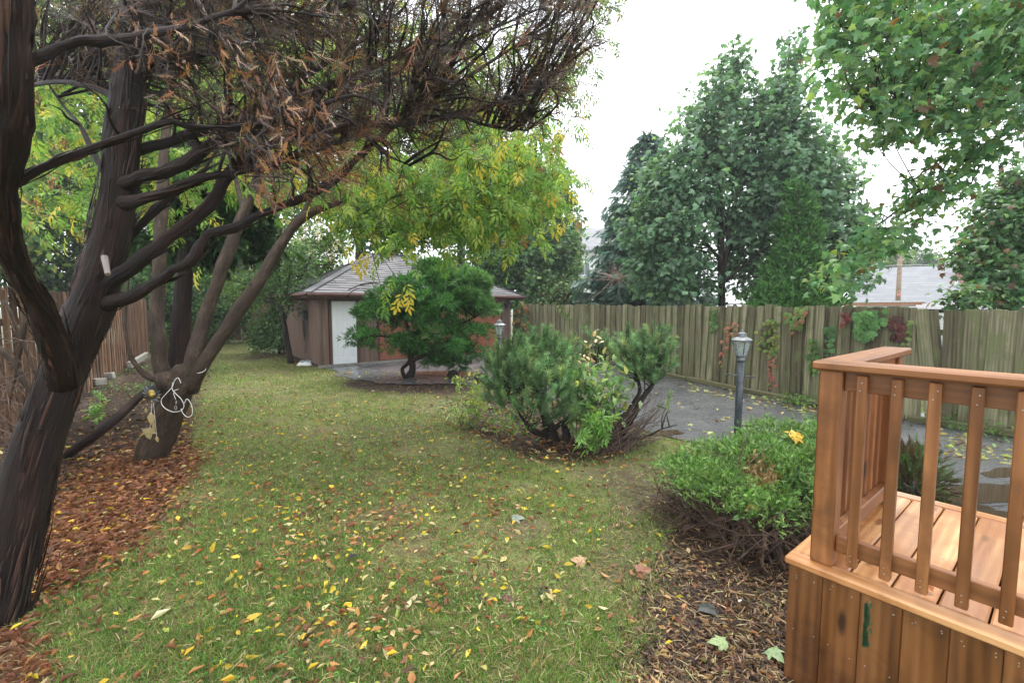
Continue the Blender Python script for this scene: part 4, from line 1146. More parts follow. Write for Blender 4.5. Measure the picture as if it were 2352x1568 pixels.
MB = [(1752, 215, 13.6, 34), (1750, 280, 13.6, 60), (1935, 410, 13.6, 46), (1965, 520, 13.4, 46), (1890, 360, 13.7, 46), (1520, 430, 13.7, 55), (1690, 105, 13.5, 14), (1688, 145, 13.5, 30), (1668, 200, 13.5, 55), (1640, 270, 13.5, 85), (1600, 360, 13.5, 95), (1570, 450, 13.5, 105), (1545, 540, 13.5, 95), (1550, 630, 13.5, 75),
      (1815, 90, 13.5, 12), (1815, 135, 13.5, 26), (1812, 190, 13.5, 44), (1805, 260, 13.5, 70), (1800, 350, 13.5, 95), (1720, 340, 13.5, 90), (1830, 420, 13.5, 100), (1730, 440, 13.8, 100), (1710, 550, 14.1, 90),
      (1850, 500, 13.3, 95), (1745, 620, 13.6, 70), (1600, 650, 13.4, 50), (1500, 610, 13.8, 65), (1920, 540, 13.2, 75), (1940, 620, 13, 60), (1480, 520, 14, 55), (1900, 450, 13.6, 65), (1860, 650, 13, 70)]
t = thing("maple_tree", "big twin-topped green maple with dark stems behind the fence centre", "tree", (D(1658, 705, 13.5)[0], 13.5, 0), "trees beyond the fences")
pts = trunk_tubes(t, [[(1658, 880, 13.5, 20), (1658, 700, 13.5, 18), (1656, 560, 13.5, 16), (1650, 430, 13.5, 12), (1662, 250, 13.5, 7), (1688, 90, 13.5, 2)], [(1660, 640, 13.4, 11), (1672, 520, 13.3, 9), (1640, 420, 13.2, 7), (1600, 330, 13.2, 3)],
      [(1659, 610, 13.6, 12), (1720, 480, 13.7, 9), (1780, 330, 13.7, 7), (1805, 200, 13.6, 4), (1816, 60, 13.5, 1.5)], [(1658, 600, 13.5, 8), (1590, 520, 13.3, 5), (1530, 470, 13.2, 3)], [(1662, 650, 13.3, 8), (1760, 570, 13, 5), (1880, 520, 12.9, 3)]], DARKBARK)
cc = leafy(t, pxblobs(MB), 27000, MAPLE, .14, COOL, [2, 4, 4, .7], sig=.19, per=13, droop=.7, sj=.34)
twigs_to(t, np.vstack([resample(p, np.ones(len(p)), 5)[0] for p in pts]), cc, .022, DARKBARK, 220)
AB = [(1828, 440, 12.1, 16), (1840, 480, 12.1, 28), (1815, 520, 12.1, 26), (1850, 540, 12.1, 34), (1820, 585, 12, 40), (1862, 610, 12, 36), (1800, 640, 11.9, 46), (1850, 668, 11.8, 50), (1770, 690, 11.6, 40), (1830, 705, 11.5, 54), (1895, 702, 11.6, 30), (1738, 715, 11.4, 22), (1785, 720, 11.3, 26)]
t = thing("arborvitae", "bright green columnar cedar growing against the fence before the twin-topped maple", "tree", (D(1830, 705, 11.8)[0], 11.8, 0))
A = Acc(); A.tube([(D(1830, 705, 11.8)[0], 11.8, 0), D(1835, 430, 11.9)], [.1, .01], 8); A.put("trunk", DARKBARK, t)
pos, d, cc, bi = blob_pts(pxblobs(AB), 17000, .09, 10, .3); k = len(pos)
A = Acc(); A.leaves(CEDAR, pos, d * .6 + Z3 * .35 + rng.normal(size=(k, 3)) * .45, d + rng.normal(size=(k, 3)) * .6, .125 * (.7 + .6 * rng.random(k)), shade([(.085, .21, .055), (.13, .29, .08), (.05, .13, .035)], [3, 2, 2.4], k)); A.put("foliage", NEEDLE, t)["kind"] = "stuff"

t = thing("maple_tree", "right-hand maple with reddish leaf edges hanging over the fence", "tree", (8.9, 8.6, 0), "trees beyond the fences")
pts = trunk_tubes(t, [[(2330, 900, 9.0, 36), (2325, 700, 9.0, 30), (2320, 560, 9.0, 22), (2300, 380, 9.0, 10)], [(2322, 640, 9, 14), (2260, 600, 8.6, 9), (2180, 580, 8.3, 3)], [(2322, 690, 9, 12), (2250, 670, 8.2, 6), (2190, 690, 7.8, 3)], [(2320, 560, 9, 12), (2380, 480, 8.8, 8), (2440, 400, 8.8, 4)]], DARKBARK)
cc = leafy(t, pxblobs([(2335, 430, 8.6, 60), (2300, 510, 8.5, 62), (2250, 560, 8.4, 42), (2340, 590, 8.6, 75), (2280, 640, 8.2, 55), (2220, 690, 7.9, 32), (2330, 690, 8.2, 50), (2420, 500, 8.6, 110), (2210, 585, 8.3, 26)]), 8000, MAPLE, .098,
           [(.08, .18, .08), (.12, .24, .10), (.15, .09, .06), (.18, .3, .13), (.28, .13, .06)], [4, 4, .8, 3, .3], sig=.13, per=10, droop=.6)
twigs_to(t, np.vstack([resample(p, np.ones(len(p)), 5)[0] for p in pts]), cc, .012, DARKBARK, 90)

# ivy mound and creepers at the fence's far end
t = thing("ivy_mound", "pale green creeper heaped up behind the fence's far end", "climbing plant", D(1290, 700, 19.5) * np.array([1, 1, 0]))
leafy(t, pxblobs([(1290, 675, 19.5, 38), (1255, 690, 19.3, 24), (1320, 690, 19.5, 26), (1225, 705, 19, 14)]), 3000, DIAMOND, .15, [(.13, .22, .08), (.2, .28, .12), (.08, .15, .05), (.4, .14, .07)], [4, 3, 3, .5], sig=.15)
A = Acc()
for k in range(14):
    e = D(1230 + 110 * rng.random(), 650 + 40 * rng.random(), 19.4); b0 = np.array([e[0], 19.8, 0]); A.tube([b0, (b0 + e) / 2 + rng.normal(size=3) * .1, e], [.02, .015, .006], 5)
A.put("stem", DARKBARK, t)["kind"] = "stuff"

# ------------------------------------------------------------------ overhanging maple, near, top right
t = thing("maple_tree", "near green maple spreading down from the top right corner", "tree", (8.6, 5.9, 0), "trees beyond the fences")
OV1 = [(1882, -90), (1900, 30), (1888, 100), (1940, 150), (1892, 212), (1962, 235), (2000, 335), (2060, 325), (2105, 300), (2190, 335), (2240, 300), (2352, 225), (2560, 200), (2560, -90)]
OV2 = [(2420, 240), (2330, 330), (2250, 385), (2200, 450), (2130, 480), (2090, 560), (1990, 600), (1900, 690), (1868, 650), (1920, 570), (1990, 530), (2060, 460), (2090, 420), (2150, 370), (2240, 310)]
main = [[(2640, 250, 5.6, 60), (2480, 200, 5.5, 34), (2352, 150, 5.4, 22), (2200, 120, 5.3, 14), (2050, 90, 5.2, 7), (1930, 60, 5.1, 3)],
        [(2640, 260, 5.6, 40), (2420, 245, 5.4, 17), (2300, 310, 5.3, 11), (2240, 350, 5.2, 10), (2180, 395, 5.2, 8), (2110, 440, 5.2, 7), (2040, 500, 5.3, 5.5), (1960, 560, 5.4, 4), (1905, 630, 5.5, 3), (1872, 690, 5.6, 1.5)],
        [(2480, 200, 5.5, 20), (2300, 230, 5.0, 10), (2150, 250, 4.8, 6), (2010, 260, 4.7, 3)], [(2480, 190, 5.5, 22), (2400, 60, 5.6, 14), (2250, -20, 5.6, 8), (2050, -60, 5.6, 4)], [(2240, 350, 5.2, 5), (2232, 420, 5.1, 3), (2190, 470, 5.0, 1.5)],
        [(2110, 440, 5.2, 4), (2140, 470, 5.1, 3), (2160, 500, 5, 1.5)]]
a = Acc(); a.tube([(8.6, 5.9, -.05), (8.5, 5.8, 1.8), (8.0, 5.7, 3.3), D(2640, 255, 5.6)], [.2, .17, .14, .1], 12, (1, 1, 1), .08, 5); a.put("trunk", DARKBARK, t, True)
pts = trunk_tubes(t, main, DARKBARK, 8, .06, "limb")
def cluster_leaves(poly, m, per, dr, sig):
    q = sample_poly(poly, m); cc = Dv(q[:, 0], q[:, 1], dr[0] + (dr[1] - dr[0]) * rng.random(m))
    return np.repeat(cc, per, 0) + rng.normal(size=(m * per, 3)) * np.array(sig), cc
p1, c1 = cluster_leaves(OV1, 600, 14, (4.3, 6.4), (.14, .14, .06)); p2, c2 = cluster_leaves(OV2, 95, 11, (4.9, 5.7), (.11, .12, .06))
pos = np.vstack([p1, p2]); k = len(pos)
MC = [(.085, .20, .09), (.13, .26, .12), (.19, .32, .14), (.26, .36, .11), (.14, .09, .055), (.26, .12, .05)]; MW = [3.4, 4, 3, 1.1, .3, .12]
X = rng.normal(size=(k, 3)) * .8 + np.array([-.2, 0, -.75]); N = Z3 + rng.normal(size=(k, 3)) * .5
A = Acc(); A.leaves(MAPLE, pos[240:], X[240:], N[240:], .088 * (.65 + .6 * rng.random(k - 240)), shade(MC, MW, k - 240)); A.put("foliage", LEAF, t)["kind"] = "stuff"
mes = [leaf_mesh("leaf", MAPLE, c) for c in MC]
q = sample_poly(OV1, 150); q2 = sample_poly(OV2, 90); q = np.vstack([q, q2]); pf = Dv(q[:, 0], q[:, 1], 4.2 + .5 * rng.random(240)); pf[150:] = Dv(q[150:, 0], q[150:, 1], 4.9 + .3 * rng.random(90))
for i in range(240): leaf_obj(t, mes[rng.choice(6, p=np.array(MW) / sum(MW))], pf[i], X[i], N[i], .10 * (.8 + .4 * rng.random()))
twigs_to(t, np.vstack([resample(p, np.ones(len(p)), 5)[0] for p in pts]), np.vstack([c1, c2, pf]), .007, DARKBARK, 330)

# ------------------------------------------------------------------ creepers on the near side of the fence
CR = [("bright green broad-leaved creeper patch on the fence above the deck rail", [(1968, 708), (2040, 706), (2035, 745), (2000, 775), (1968, 770)], 60, .125, [(.14, .31, .09), (.2, .38, .13), (.10, .23, .07)]),
      ("pale green creeper topping the fence right of the columnar cedar", [(1800, 700), (1860, 704), (1850, 740), (1830, 765), (1815, 735)], 34, .12, [(.16, .26, .07), (.22, .3, .09), (.4, .17, .1)]),
      ("yellow-green creeper strands behind the near lamp post's right side", [(1738, 740), (1765, 735), (1796, 720), (1796, 800), (1780, 825), (1745, 800)], 52, .085, [(.2, .28, .06), (.3, .32, .08), (.1, .2, .05)]),
      ("pink and red creeper leaves behind the near lamp post's lantern", [(1675, 735), (1702, 740), (1700, 770), (1676, 800), (1660, 860), (1655, 800)], 32, .08, [(.5, .17, .12), (.55, .26, .18), (.3, .28, .08)]),
      ("red creeper strand hanging low on the fence right of the near lamp post", [(1770, 805), (1792, 812), (1790, 885), (1775, 890)], 30, .075, [(.45, .13, .11), (.5, .22, .17), (.25, .3, .1)]),
      ("small-leaved green creeper column left of the deck corner post", [(1862, 775), (1884, 775), (1884, 860), (1862, 860)], 44, .07, [(.13, .25, .06), (.2, .32, .09), (.08, .17, .05)]),
      ("green creeper strand just above the deck rail's corner", [(1898, 750), (1922, 745), (1918, 800), (1898, 822)], 32, .075, [(.09, .2, .07), (.13, .26, .09)]),
      ("withered dark red creeper leaves right of the bright green patch", [(2046, 722), (2085, 725), (2080, 775), (2050, 778)], 26, .10, [(.16, .05, .045), (.22, .08, .065), (.1, .04, .035)]),
      ("dark red creeper wisp left of the bright green patch", [(1935, 715), (1950, 712), (1950, 745), (1938, 745)], 10, .09, [(.2, .05, .05), (.26, .09, .07)]),
      ("thin green creeper strand beside the gap in the fence", [(2090, 730), (2104, 728), (2092, 790), (2078, 790)], 18, .06, [(.2, .28, .08), (.28, .34, .12)]),
      ("green ivy strand left of the leaning fence boards", [(1636, 704), (1653, 704), (1650, 750), (1637, 762)], 26, .09, [(.1, .2, .05), (.14, .26, .07)]),
      ("short green creeper wisp hanging near the fence's far end", [(1282, 700), (1300, 702), (1320, 740), (1300, 730)], 16, .13, [(.12, .23, .06), (.2, .3, .09)]),
      ("orange and green creeper tumbling down between garage and fence end", [(1176, 690), (1225, 696), (1222, 760), (1200, 790), (1182, 780)], 70, .15, [(.14, .24, .07), (.42, .19, .08), (.5, .32, .1), (.09, .17, .05)])]
for lb, poly, n, sz, cols in CR:
    q = sample_poly(poly, n); f = [fence_px(x, y, .05 + .05 * rng.random()) for x, y in q]
    far_ = min(p[0] for p in poly) < 1200
    P, dv, nv = [], [], []
    for (x, y), r_ in zip(q, f):
        if far_: P.append(D(x, y, 18.3)); dv.append(np.array([1., 0, 0])); nv.append(np.array([0, -1., 0]))
        else: P.append(r_[0]); dv.append(r_[1]); nv.append(r_[2])
    P = np.array(P)
    t = thing("creeper", lb, "climbing plant", (P[:, 0].mean(), P[:, 1].mean(), P[:, 2].min()), "creepers on the board fence")
    mes = [leaf_mesh("leaf", CREEP, c) for c in cols]
    for i in range(n):
        X = dv[i] * rng.normal() * .5 - Z3 * .9 + nv[i] * .25; leaf_obj(t, mes[min(int(rng.random() ** 1.4 * len(cols)), len(cols) - 1)], P[i], X, nv[i] + Z3 * .7 + rng.normal(size=3) * .3, sz * (.75 + .5 * rng.random()))
    A = Acc(); o_ = np.argsort(-P[:, 2])
    for i in range(0, n - 4, 4):
        A.tube(P[o_[i:i + 5:2]] - np.array(nv[0]) * .03, .004, 4, caps=False)
    A.put("stem", DARKBARK, t)["kind"] = "stuff"
# low weeds at the fence foot
for px, py, n, lb in ((1850, 908, 40, "low green weeds at the fence foot left of the deck post"), (2180, 962, 26, "green weeds at the fence foot seen between the second and third balusters"), (2300, 985, 26, "weeds at the fence foot seen between the rightmost balusters"), (1880, 890, 26, "leafy weed at the fence foot under the small-leaved creeper")):
    p0, _, n0 = fence_px(px, py, .22); b = np.array([p0[0], p0[1], .02]); t = thing("weed_clump", lb, "plant", b, "weeds at the fence foot")
    A = Acc(); q = b + rng.normal(size=(n * 4, 3)) * np.array([.22, .15, .06]) + Z3 * .08; A.leaves(OVATE, q, rdir(n * 4), Z3 + rdir(n * 4) * .5, .07, shade([(.13, .25, .06), (.2, .32, .1), (.09, .18, .05)], [2, 2, 1], n * 4)); A.put("foliage", LEAF, t)
    A = Acc()
    for e in q[::6]: A.tube([b + np.array([(e - b)[0] * .5, (e - b)[1] * .5, 0]), e], .003, 4, (.12, .2, .06))
    A.put("stem", LEAF, t)["kind"] = "stuff"

# ------------------------------------------------------------------ small trained juniper tree in front of the garage
jb = G(940, 868); JY = jb[1]
t = thing("juniper_tree", "small dark green juniper tree with crooked stem before the garage doors", "tree", jb)
pts = trunk_tubes(t, [[(938, 872, JY, 26), (948, 845, JY, 15), (943, 815, JY, 14), (950, 780, JY, 12), (985, 730, JY, 9), (1020, 660, JY, 4)], [(930, 866, JY - .1, 10), (924, 848, JY - .15, 8), (938, 832, JY - .1, 8), (944, 822, JY, 7)], [(946, 830, JY, 9), (985, 812, JY - .2, 7), (1040, 800, JY - .3, 4)],
      [(946, 800, JY, 9), (900, 775, JY - .2, 6), (845, 770, JY - .3, 3)], [(950, 790, JY, 9), (1020, 760, JY + .3, 6), (1090, 730, JY + .3, 3)], [(948, 790, JY, 8), (930, 730, JY + .4, 5), (900, 690, JY + .5, 3)]], DARKBARK, 9)
JPOLY = [(784, 755), (806, 738), (835, 742), (822, 708), (865, 662), (884, 632), (930, 634), (950, 609), (1006, 601), (1028, 614), (1073, 604), (1116, 643), (1130, 696), (1144, 713), (1141, 736), (1135, 792), (1118, 820), (1090, 848), (1020, 843), (964, 832), (956, 812), (893, 809), (837, 804), (809, 795), (784, 772)]
jq = sample_poly(JPOLY, 170); jr = 15 + 13 * rng.random(170)
jctr = np.array([975, 730]); jin = np.clip(1 - np.hypot((jq[:, 0] - 975) / 190, (jq[:, 1] - 730) / 125), 0, 1)
JB = []
for (px, py), r_, f_ in zip(jctr + (jq - jctr) * .93, jr, jin):
    y_ = JY + rng.normal() * .75 * f_ ** .5; c_ = D(px, py, y_); JB.append((c_[0], c_[1], c_[2], r_ * y_ / FPX * 1.15, r_ * y_ / FPX * .55))
pos, d, cc, bi = blob_pts(JB, 42000, .035, 10, .35, .6); k = len(pos)
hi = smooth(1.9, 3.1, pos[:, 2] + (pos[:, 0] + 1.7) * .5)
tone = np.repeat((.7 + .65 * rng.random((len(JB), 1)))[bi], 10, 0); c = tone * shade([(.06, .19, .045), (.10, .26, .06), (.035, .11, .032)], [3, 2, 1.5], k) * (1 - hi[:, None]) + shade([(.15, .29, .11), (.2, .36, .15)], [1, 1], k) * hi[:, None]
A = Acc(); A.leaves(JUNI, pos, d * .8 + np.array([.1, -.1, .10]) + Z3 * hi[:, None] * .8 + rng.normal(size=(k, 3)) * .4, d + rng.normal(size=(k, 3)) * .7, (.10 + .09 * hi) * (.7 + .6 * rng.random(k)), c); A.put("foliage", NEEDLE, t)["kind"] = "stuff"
twigs_to(t, np.vstack([resample(p, np.ones(len(p)), 4)[0] for p in pts]), cc, .012, DARKBARK, 110)
b = G(1040, 868); A = Acc(); A.lathe(b, [(.16, -.02), (.15, .08), (.12, .17), (.03, .2), (0, .19)], 9); o = A.put("tree_stump", DARKBARK, None, base=b); props(o, "low dark stump in the bed right of the juniper tree's stem", "stump")
b = G(1100, 880); A = Acc(); A.lathe(b, [(.15, -.02), (.13, .1), (.08, .22), (0, .21)], 9); o = A.put("tree_stump", DARKBARK, None, base=b); props(o, "broken dark stump under the juniper tree's right-hand edge", "stump")

# ------------------------------------------------------------------ pines and the mixed bed
def pine(label, base, stems, blobs, n, size):
    t = thing("mountain_pine", label, "shrub", base, "mountain pines in the bed")
    pts = trunk_tubes(t, stems, ELDERBARK if False else DARKBARK, 8, .12)
    pos, d, cc, bi = blob_pts(pxblobs(blobs), n, .02, 1, .22); keep = (d[:, 2] > -.45); pos, d = pos[keep], d[keep]; k = len(pos)
    A = Acc(); A.leaves(PINE, pos, d * .55 + Z3 * .75 + rng.normal(size=(k, 3)) * .25, rdir(k), size * (.75 + .5 * rng.random(k)), shade([(.14, .255, .11), (.2, .33, .15), (.09, .175, .07), (.26, .36, .14)], [3, 2, 2, 1], k)); A.put("foliage", NEEDLE, t)["kind"] = "stuff"
    A = Acc(); q = rng.choice(k, max(6, k // 16)); A.leaves(OVATE, pos[q] + Z3 * .05, Z3 + rng.normal(size=(len(q), 3)) * .5, rdir(len(q)), .055, shade([(.34, .13, .05), (.24, .08, .035)], [1, 1], len(q))); A.put("cones", DRYLEAF, t)["kind"] = "stuff"
    twigs_to(t, np.vstack([resample(p, np.ones(len(p)), 4)[0] for p in pts]), pos, .009, DARKBARK, min(k, 170), bend=.2)
    return t
PY = 6.0
pine("bushy blue-green mountain pine with stout dark trunk left of the cream stalk", G(1275, 1018), [[(1272, 1045, PY, 44), (1270, 1005, PY, 34), (1258, 970, PY, 24), (1240, 930, PY, 12), (1220, 860, PY, 6)], [(1262, 1000, PY, 16), (1225, 985, PY - .2, 11), (1195, 955, PY - .2, 7), (1160, 890, PY - .2, 4)], [(1295, 1045, PY - .05, 30), (1300, 1005, PY - .05, 24), (1296, 975, PY - .05, 18)], [(1270, 985, PY, 14), (1310, 950, PY + .1, 8), (1330, 900, PY + .2, 4)]],
     [(1155, 850, PY, 40), (1190, 830, PY + .1, 45), (1235, 815, PY + .3, 45), (1270, 850, PY + .1, 55), (1190, 890, PY - .2, 52), (1250, 905, PY - .25, 55), (1310, 905, PY - .2, 42), (1170, 930, PY - .2, 26), (1145, 885, PY - .1, 30), (1240, 955, PY - .35, 34), (1330, 945, PY - .2, 26), (1135, 925, PY - .1, 24), (1200, 960, PY - .4, 24), (1285, 965, PY - .45, 24), (1215, 860, PY - .45, 40), (1270, 900, PY - .5, 36)], 800, .185)
pine("wind-swept mountain pine leaning right over the drive on bare curving stems", G(1392, 1036), [[(1385, 1040, 5.75, 22), (1420, 1005, 5.75, 19), (1450, 960, 5.75, 16), (1475, 915, 5.75, 13), (1500, 880, 5.8, 10), (1515, 830, 5.8, 5)], [(1395, 1030, 5.8, 18), (1425, 965, 5.85, 13), (1450, 935, 5.9, 12), (1470, 890, 6, 9), (1450, 840, 6.1, 5)], [(1415, 1010, 5.75, 9), (1480, 1003, 5.6, 7), (1520, 985, 5.5, 4), (1555, 975, 5.5, 2)]],
     [(1475, 820, 5.9, 42), (1510, 800, 5.9, 34), (1440, 815, 6, 30), (1500, 850, 5.8, 38), (1460, 860, 5.8, 28), (1535, 815, 5.9, 18), (1430, 780, 6, 14), (1495, 880, 5.7, 18), (1538, 945, 5.5, 10)], 260, .17)
pine("thin upright pine shoots behind the cream stalk in the bed", G(1350, 985), [[(1340, 985, 6.7, 8), (1360, 900, 6.7, 6), (1375, 800, 6.7, 3)], [(1345, 980, 6.7, 7), (1320, 880, 6.8, 5), (1300, 800, 6.8, 3)]], [(1370, 800, 6.7, 24), (1395, 820, 6.7, 20), (1340, 830, 6.8, 18), (1300, 800, 6.8, 16), (1355, 775, 6.7, 12), (1400, 790, 6.8, 12)], 80, .16)
# bare twiggy thicket under the leaning pine
b = G(1430, 1030); t = thing("bare_thicket", "tangle of bare brown twigs under the leaning pine", "dead shrub", b); A = Acc()
for k in range(150):
    s0 = G(1340 + 100 * rng.random(), 1020 + 25 * rng.random()); e = D(1330 + 220 * rng.random() ** .8, 880 + 130 * rng.random(), 5.5 + .6 * rng.random())
    A.tube([s0, (s0 + e) / 2 + rng.normal(size=3) * .07, e], [.007, .005, .002], 4, caps=False)
A.put("twigs", TWIG, t)["kind"] = "stuff"
def leafy_plant(label, name, rows, n, size, cols, w, tpl=OVATE, spread=.05, base=None, mat=None, nstem=8, lift=.3, cat="plant", group=None, parts=True):
    """leaves strung along stems; rows: stems as lists of (px, py, depth)"""
    t = thing(name, label, cat, base if base is not None else G(rows[0][0][0], rows[0][0][1]), group); A = Acc(); P = []
    for r_ in rows:
        q = Dv(*np.array(r_, float).T); A.tube(q, np.linspace(.007, .003, len(q)), 5, (.2, .22, .08), 0, 4, False); P.append(resample(q, np.ones(len(q)), 8)[0])
    A.put("stem", LEAF if mat is None else mat, t)["kind"] = "stuff"; P = np.vstack([p[len(p) // 4:] for p in P])
    pos = P[rng.choice(len(P), n)] + rng.normal(size=(n, 3)) * spread
    X = rdir(n) * .8 + Z3 * (lift - .4); N = Z3 + rdir(n) * .5
    if parts and n <= 90:
        mes = [leaf_mesh("leaf", tpl, c, mat or LEAF) for c in cols]; pr = np.array(w) / sum(w)
        for i in range(n): leaf_obj(t, mes[rng.choice(len(cols), p=pr)], pos[i], X[i], N[i], size * (.7 + .6 * rng.random()))
    else:
        B = Acc(); B.leaves(tpl, pos, X, N, size * (.7 + .6 * rng.random(n)), shade(cols, w, n)); B.put("foliage", mat or LEAF, t)["kind"] = "stuff"
    return t
leafy_plant("cream withered stalk rising in the middle of the bed", "withered_stalk", [[(1318, 985, 6.2), (1330, 880, 6.2), (1352, 810, 6.2), (1374, 762, 6.2)], [(1318, 985, 6.2), (1318, 900, 6.15), (1338, 850, 6.15), (1352, 830, 6.1)]], 85, .085, [(.66, .48, .27), (.72, .58, .38), (.5, .3, .14)], [3, 3, 2], spread=.045, mat=DRYLEAF)
leafy_plant("pale green broad-leaved plant between the two pines", "broadleaf_plant", [[(1325, 1010, 5.9), (1320, 920, 5.9), (1290, 850, 5.9)], [(1330, 1010, 5.9), (1345, 900, 5.8), (1355, 835, 5.8)], [(1340, 1010, 6.0), (1380, 900, 6.0), (1400, 835, 6.0)], [(1345, 1010, 5.8), (1400, 950, 5.7), (1440, 890, 5.7)], [(1325, 1000, 6.0), (1300, 900, 6.1), (1285, 820, 6.1)], [(1340, 1010, 5.8), (1390, 930, 5.7), (1420, 860, 5.7)], [(1335, 1010, 5.8), (1340, 950, 5.7), (1320, 890, 5.7)], [(1330, 1010, 5.9), (1365, 960, 5.7), (1385, 900, 5.7)]], 900, .115,
            [(.26, .40, .17), (.40, .52, .28), (.17, .31, .10), (.48, .50, .15)], [3, 3, 3, 1.5], spread=.09)
leafy_plant("bright green feathery seedling at the pines' foot", "seedling", [[(1370, 1040, 5.4), (1365, 1000, 5.4), (1345, 960, 5.4)], [(1372, 1040, 5.4), (1385, 990, 5.35), (1400, 960, 5.3)], [(1368, 1040, 5.4), (1372, 985, 5.3), (1370, 950, 5.3)], [(1366, 1040, 5.3), (1350, 1015, 5.2), (1335, 1010, 5.2)]], 70, .16, [(.16, .33, .07), (.22, .4, .1)], [1, 1], tpl=COMP5, spread=.03)
leafy_plant("green broad-leaved weed under the bushy pine's left side", "weed", [[(1200, 1000, 5.9), (1190, 970, 5.9), (1180, 950, 5.9)], [(1200, 1000, 5.9), (1220, 975, 5.8), (1240, 960, 5.8)]], 46, .08, [(.1, .24, .06), (.15, .3, .08)], [1, 1], spread=.06)
leafy_plant("yellow-green airy perennial at the left end of the bed", "perennial", [[(1085, 975, 6.9), (1070, 930, 6.9), (1050, 885, 6.9), (1045, 870, 6.9)], [(1088, 975, 6.9), (1092, 920, 6.9), (1100, 870, 6.9)], [(1086, 975, 6.9), (1080, 920, 6.9), (1078, 865, 6.9)], [(1090, 975, 6.9), (1110, 930, 6.8), (1120, 900, 6.8)]], 190, .085, [(.3, .4, .09), (.22, .34, .08), (.45, .48, .18)], [3, 2, 2], spread=.07)
leafy_plant("mixed green undergrowth in front of the yellow-green perennial", "undergrowth", [[(1060, 985, 6.5), (1062, 960, 6.5), (1055, 930, 6.5)], [(1090, 985, 6.5), (1095, 955, 6.5), (1105, 925, 6.5)], [(1120, 990, 6.4), (1135, 965, 6.4), (1140, 940, 6.4)], [(1160, 1000, 6.2), (1165, 980, 6.2), (1160, 960, 6.2)]], 380, .07, [(.22, .36, .10), (.3, .4, .14), (.12, .22, .06), (.3, .24, .08)], [3, 2, 2, 1], spread=.09)
b = G(1046, 960); t = thing("iris_clump", "clump of narrow blue-green iris blades at the bed's left tip", "plant", b)
BL = (np.array([[0, .018, 0], [0, -.018, 0], [.5, .02, .03], [.5, -.02, .03], [1, 0, -.08]], float), np.array([[0, 1, 2], [1, 3, 2], [2, 3, 4]])); mes = [leaf_mesh("leaf", BL, c) for c in ((.22, .33, .17), (.3, .4, .22), (.42, .44, .25))]
for i in range(26): leaf_obj(t, mes[rng.integers(3)], b + rng.normal(size=3) * np.array([.09, .09, 0]), (rng.normal() * .45 - .1, rng.normal() * .4, .9), (rng.normal(), -1, 0), .32 + .2 * rng.random())

# ------------------------------------------------------------------ spreading juniper by the deck
t = thing("spreading_juniper", "low spreading juniper with green top and bare brown skirts beside the deck", "shrub", G(1700, 1200))
SJ = [(1.72, 3.48, .24, .42, .27), (2.12, 3.85, .28, .46, .33), (2.55, 4.25, .30, .46, .40), (1.52, 3.80, .22, .38, .26), (2.25, 3.42, .22, .40, .28), (2.9, 4.25, .32, .42, .40), (2.6, 3.75, .26, .36, .34), (1.95, 4.15, .22, .36, .32), (1.85, 3.2, .2, .28, .22)]
pos, d, cc, bi = blob_pts(SJ, 60000, .045, 30, .13, .6); 
tone = np.repeat(np.clip(1 + rng.normal(size=(len(cc), 1)) * .22, .5, 1.5), 30, 0); keep = (d[:, 2] > .12) & (pos[:, 2] > .27 + .10 * rng.random(len(pos))); pos, d, tone = pos[keep], d[keep], tone[keep]; k = len(pos)
col = shade([(.12, .245, .06), (.175, .31, .08), (.08, .165, .045), (.24, .36, .115)], [3, 3, 1.6, 1.6], k) * tone
dc = G(1745, 1065, .55); nd = np.linalg.norm(pos[:, :2] - dc[:2], axis=1) < .13; col[nd] = shade([(.38, .26, .12), (.3, .2, .09)], [1, 1], int(nd.sum()))
A = Acc(); A.leaves(JUNF, pos, d * .6 + Z3 * .25 + rng.normal(size=(k, 3)) * .55, Z3 + d * .5 + rng.normal(size=(k, 3)) * .6, .040 * (.6 + .9 * rng.random(k)), col); A.put("foliage", NEEDLE, t)["kind"] = "stuff"
A = Acc()
for i in range(720):
    b_ = SJ[rng.integers(len(SJ))]; an = rng.random() * 6.283; s0 = np.array([b_[0], b_[1], 0]) + rng.normal(size=3) * np.array([.12, .12, 0]) + Z3 * .03
    e = np.array([b_[0] + math.cos(an) * b_[3] * (.7 + .4 * rng.random()), b_[1] + math.sin(an) * b_[3] * (.7 + .4 * rng.random()), .04 + .36 * rng.random()])
    A.tube([s0, s0 + (e - s0) * .4 + rng.normal(size=3) * .06 + Z3 * .05, s0 + (e - s0) * .75 + rng.normal(size=3) * .06, e], [.007, .005, .0035, .0015], 4, caps=False)
A.put("twigs", TWIG, t)["kind"] = "stuff"
n = 900; bsel = np.array(SJ)[rng.integers(len(SJ), size=n)]; an = rng.random(n) * 6.283
q = np.stack([bsel[:, 0] + np.cos(an) * bsel[:, 3] * (.85 + .25 * rng.random(n)), bsel[:, 1] + np.sin(an) * bsel[:, 3] * (.85 + .25 * rng.random(n)), .05 + .3 * rng.random(n)], -1)
A = Acc(); A.leaves(DEAD, q, np.stack([np.cos(an), np.sin(an), rng.normal(size=n) * .4], -1), Z3 + rdir(n), .13, shade([(.07, .04, .025), (.13, .075, .04), (.04, .025, .018)], [2, 1, 2], n)); A.put("dead_sprays", DRYLEAF, t)["kind"] = "stuff"
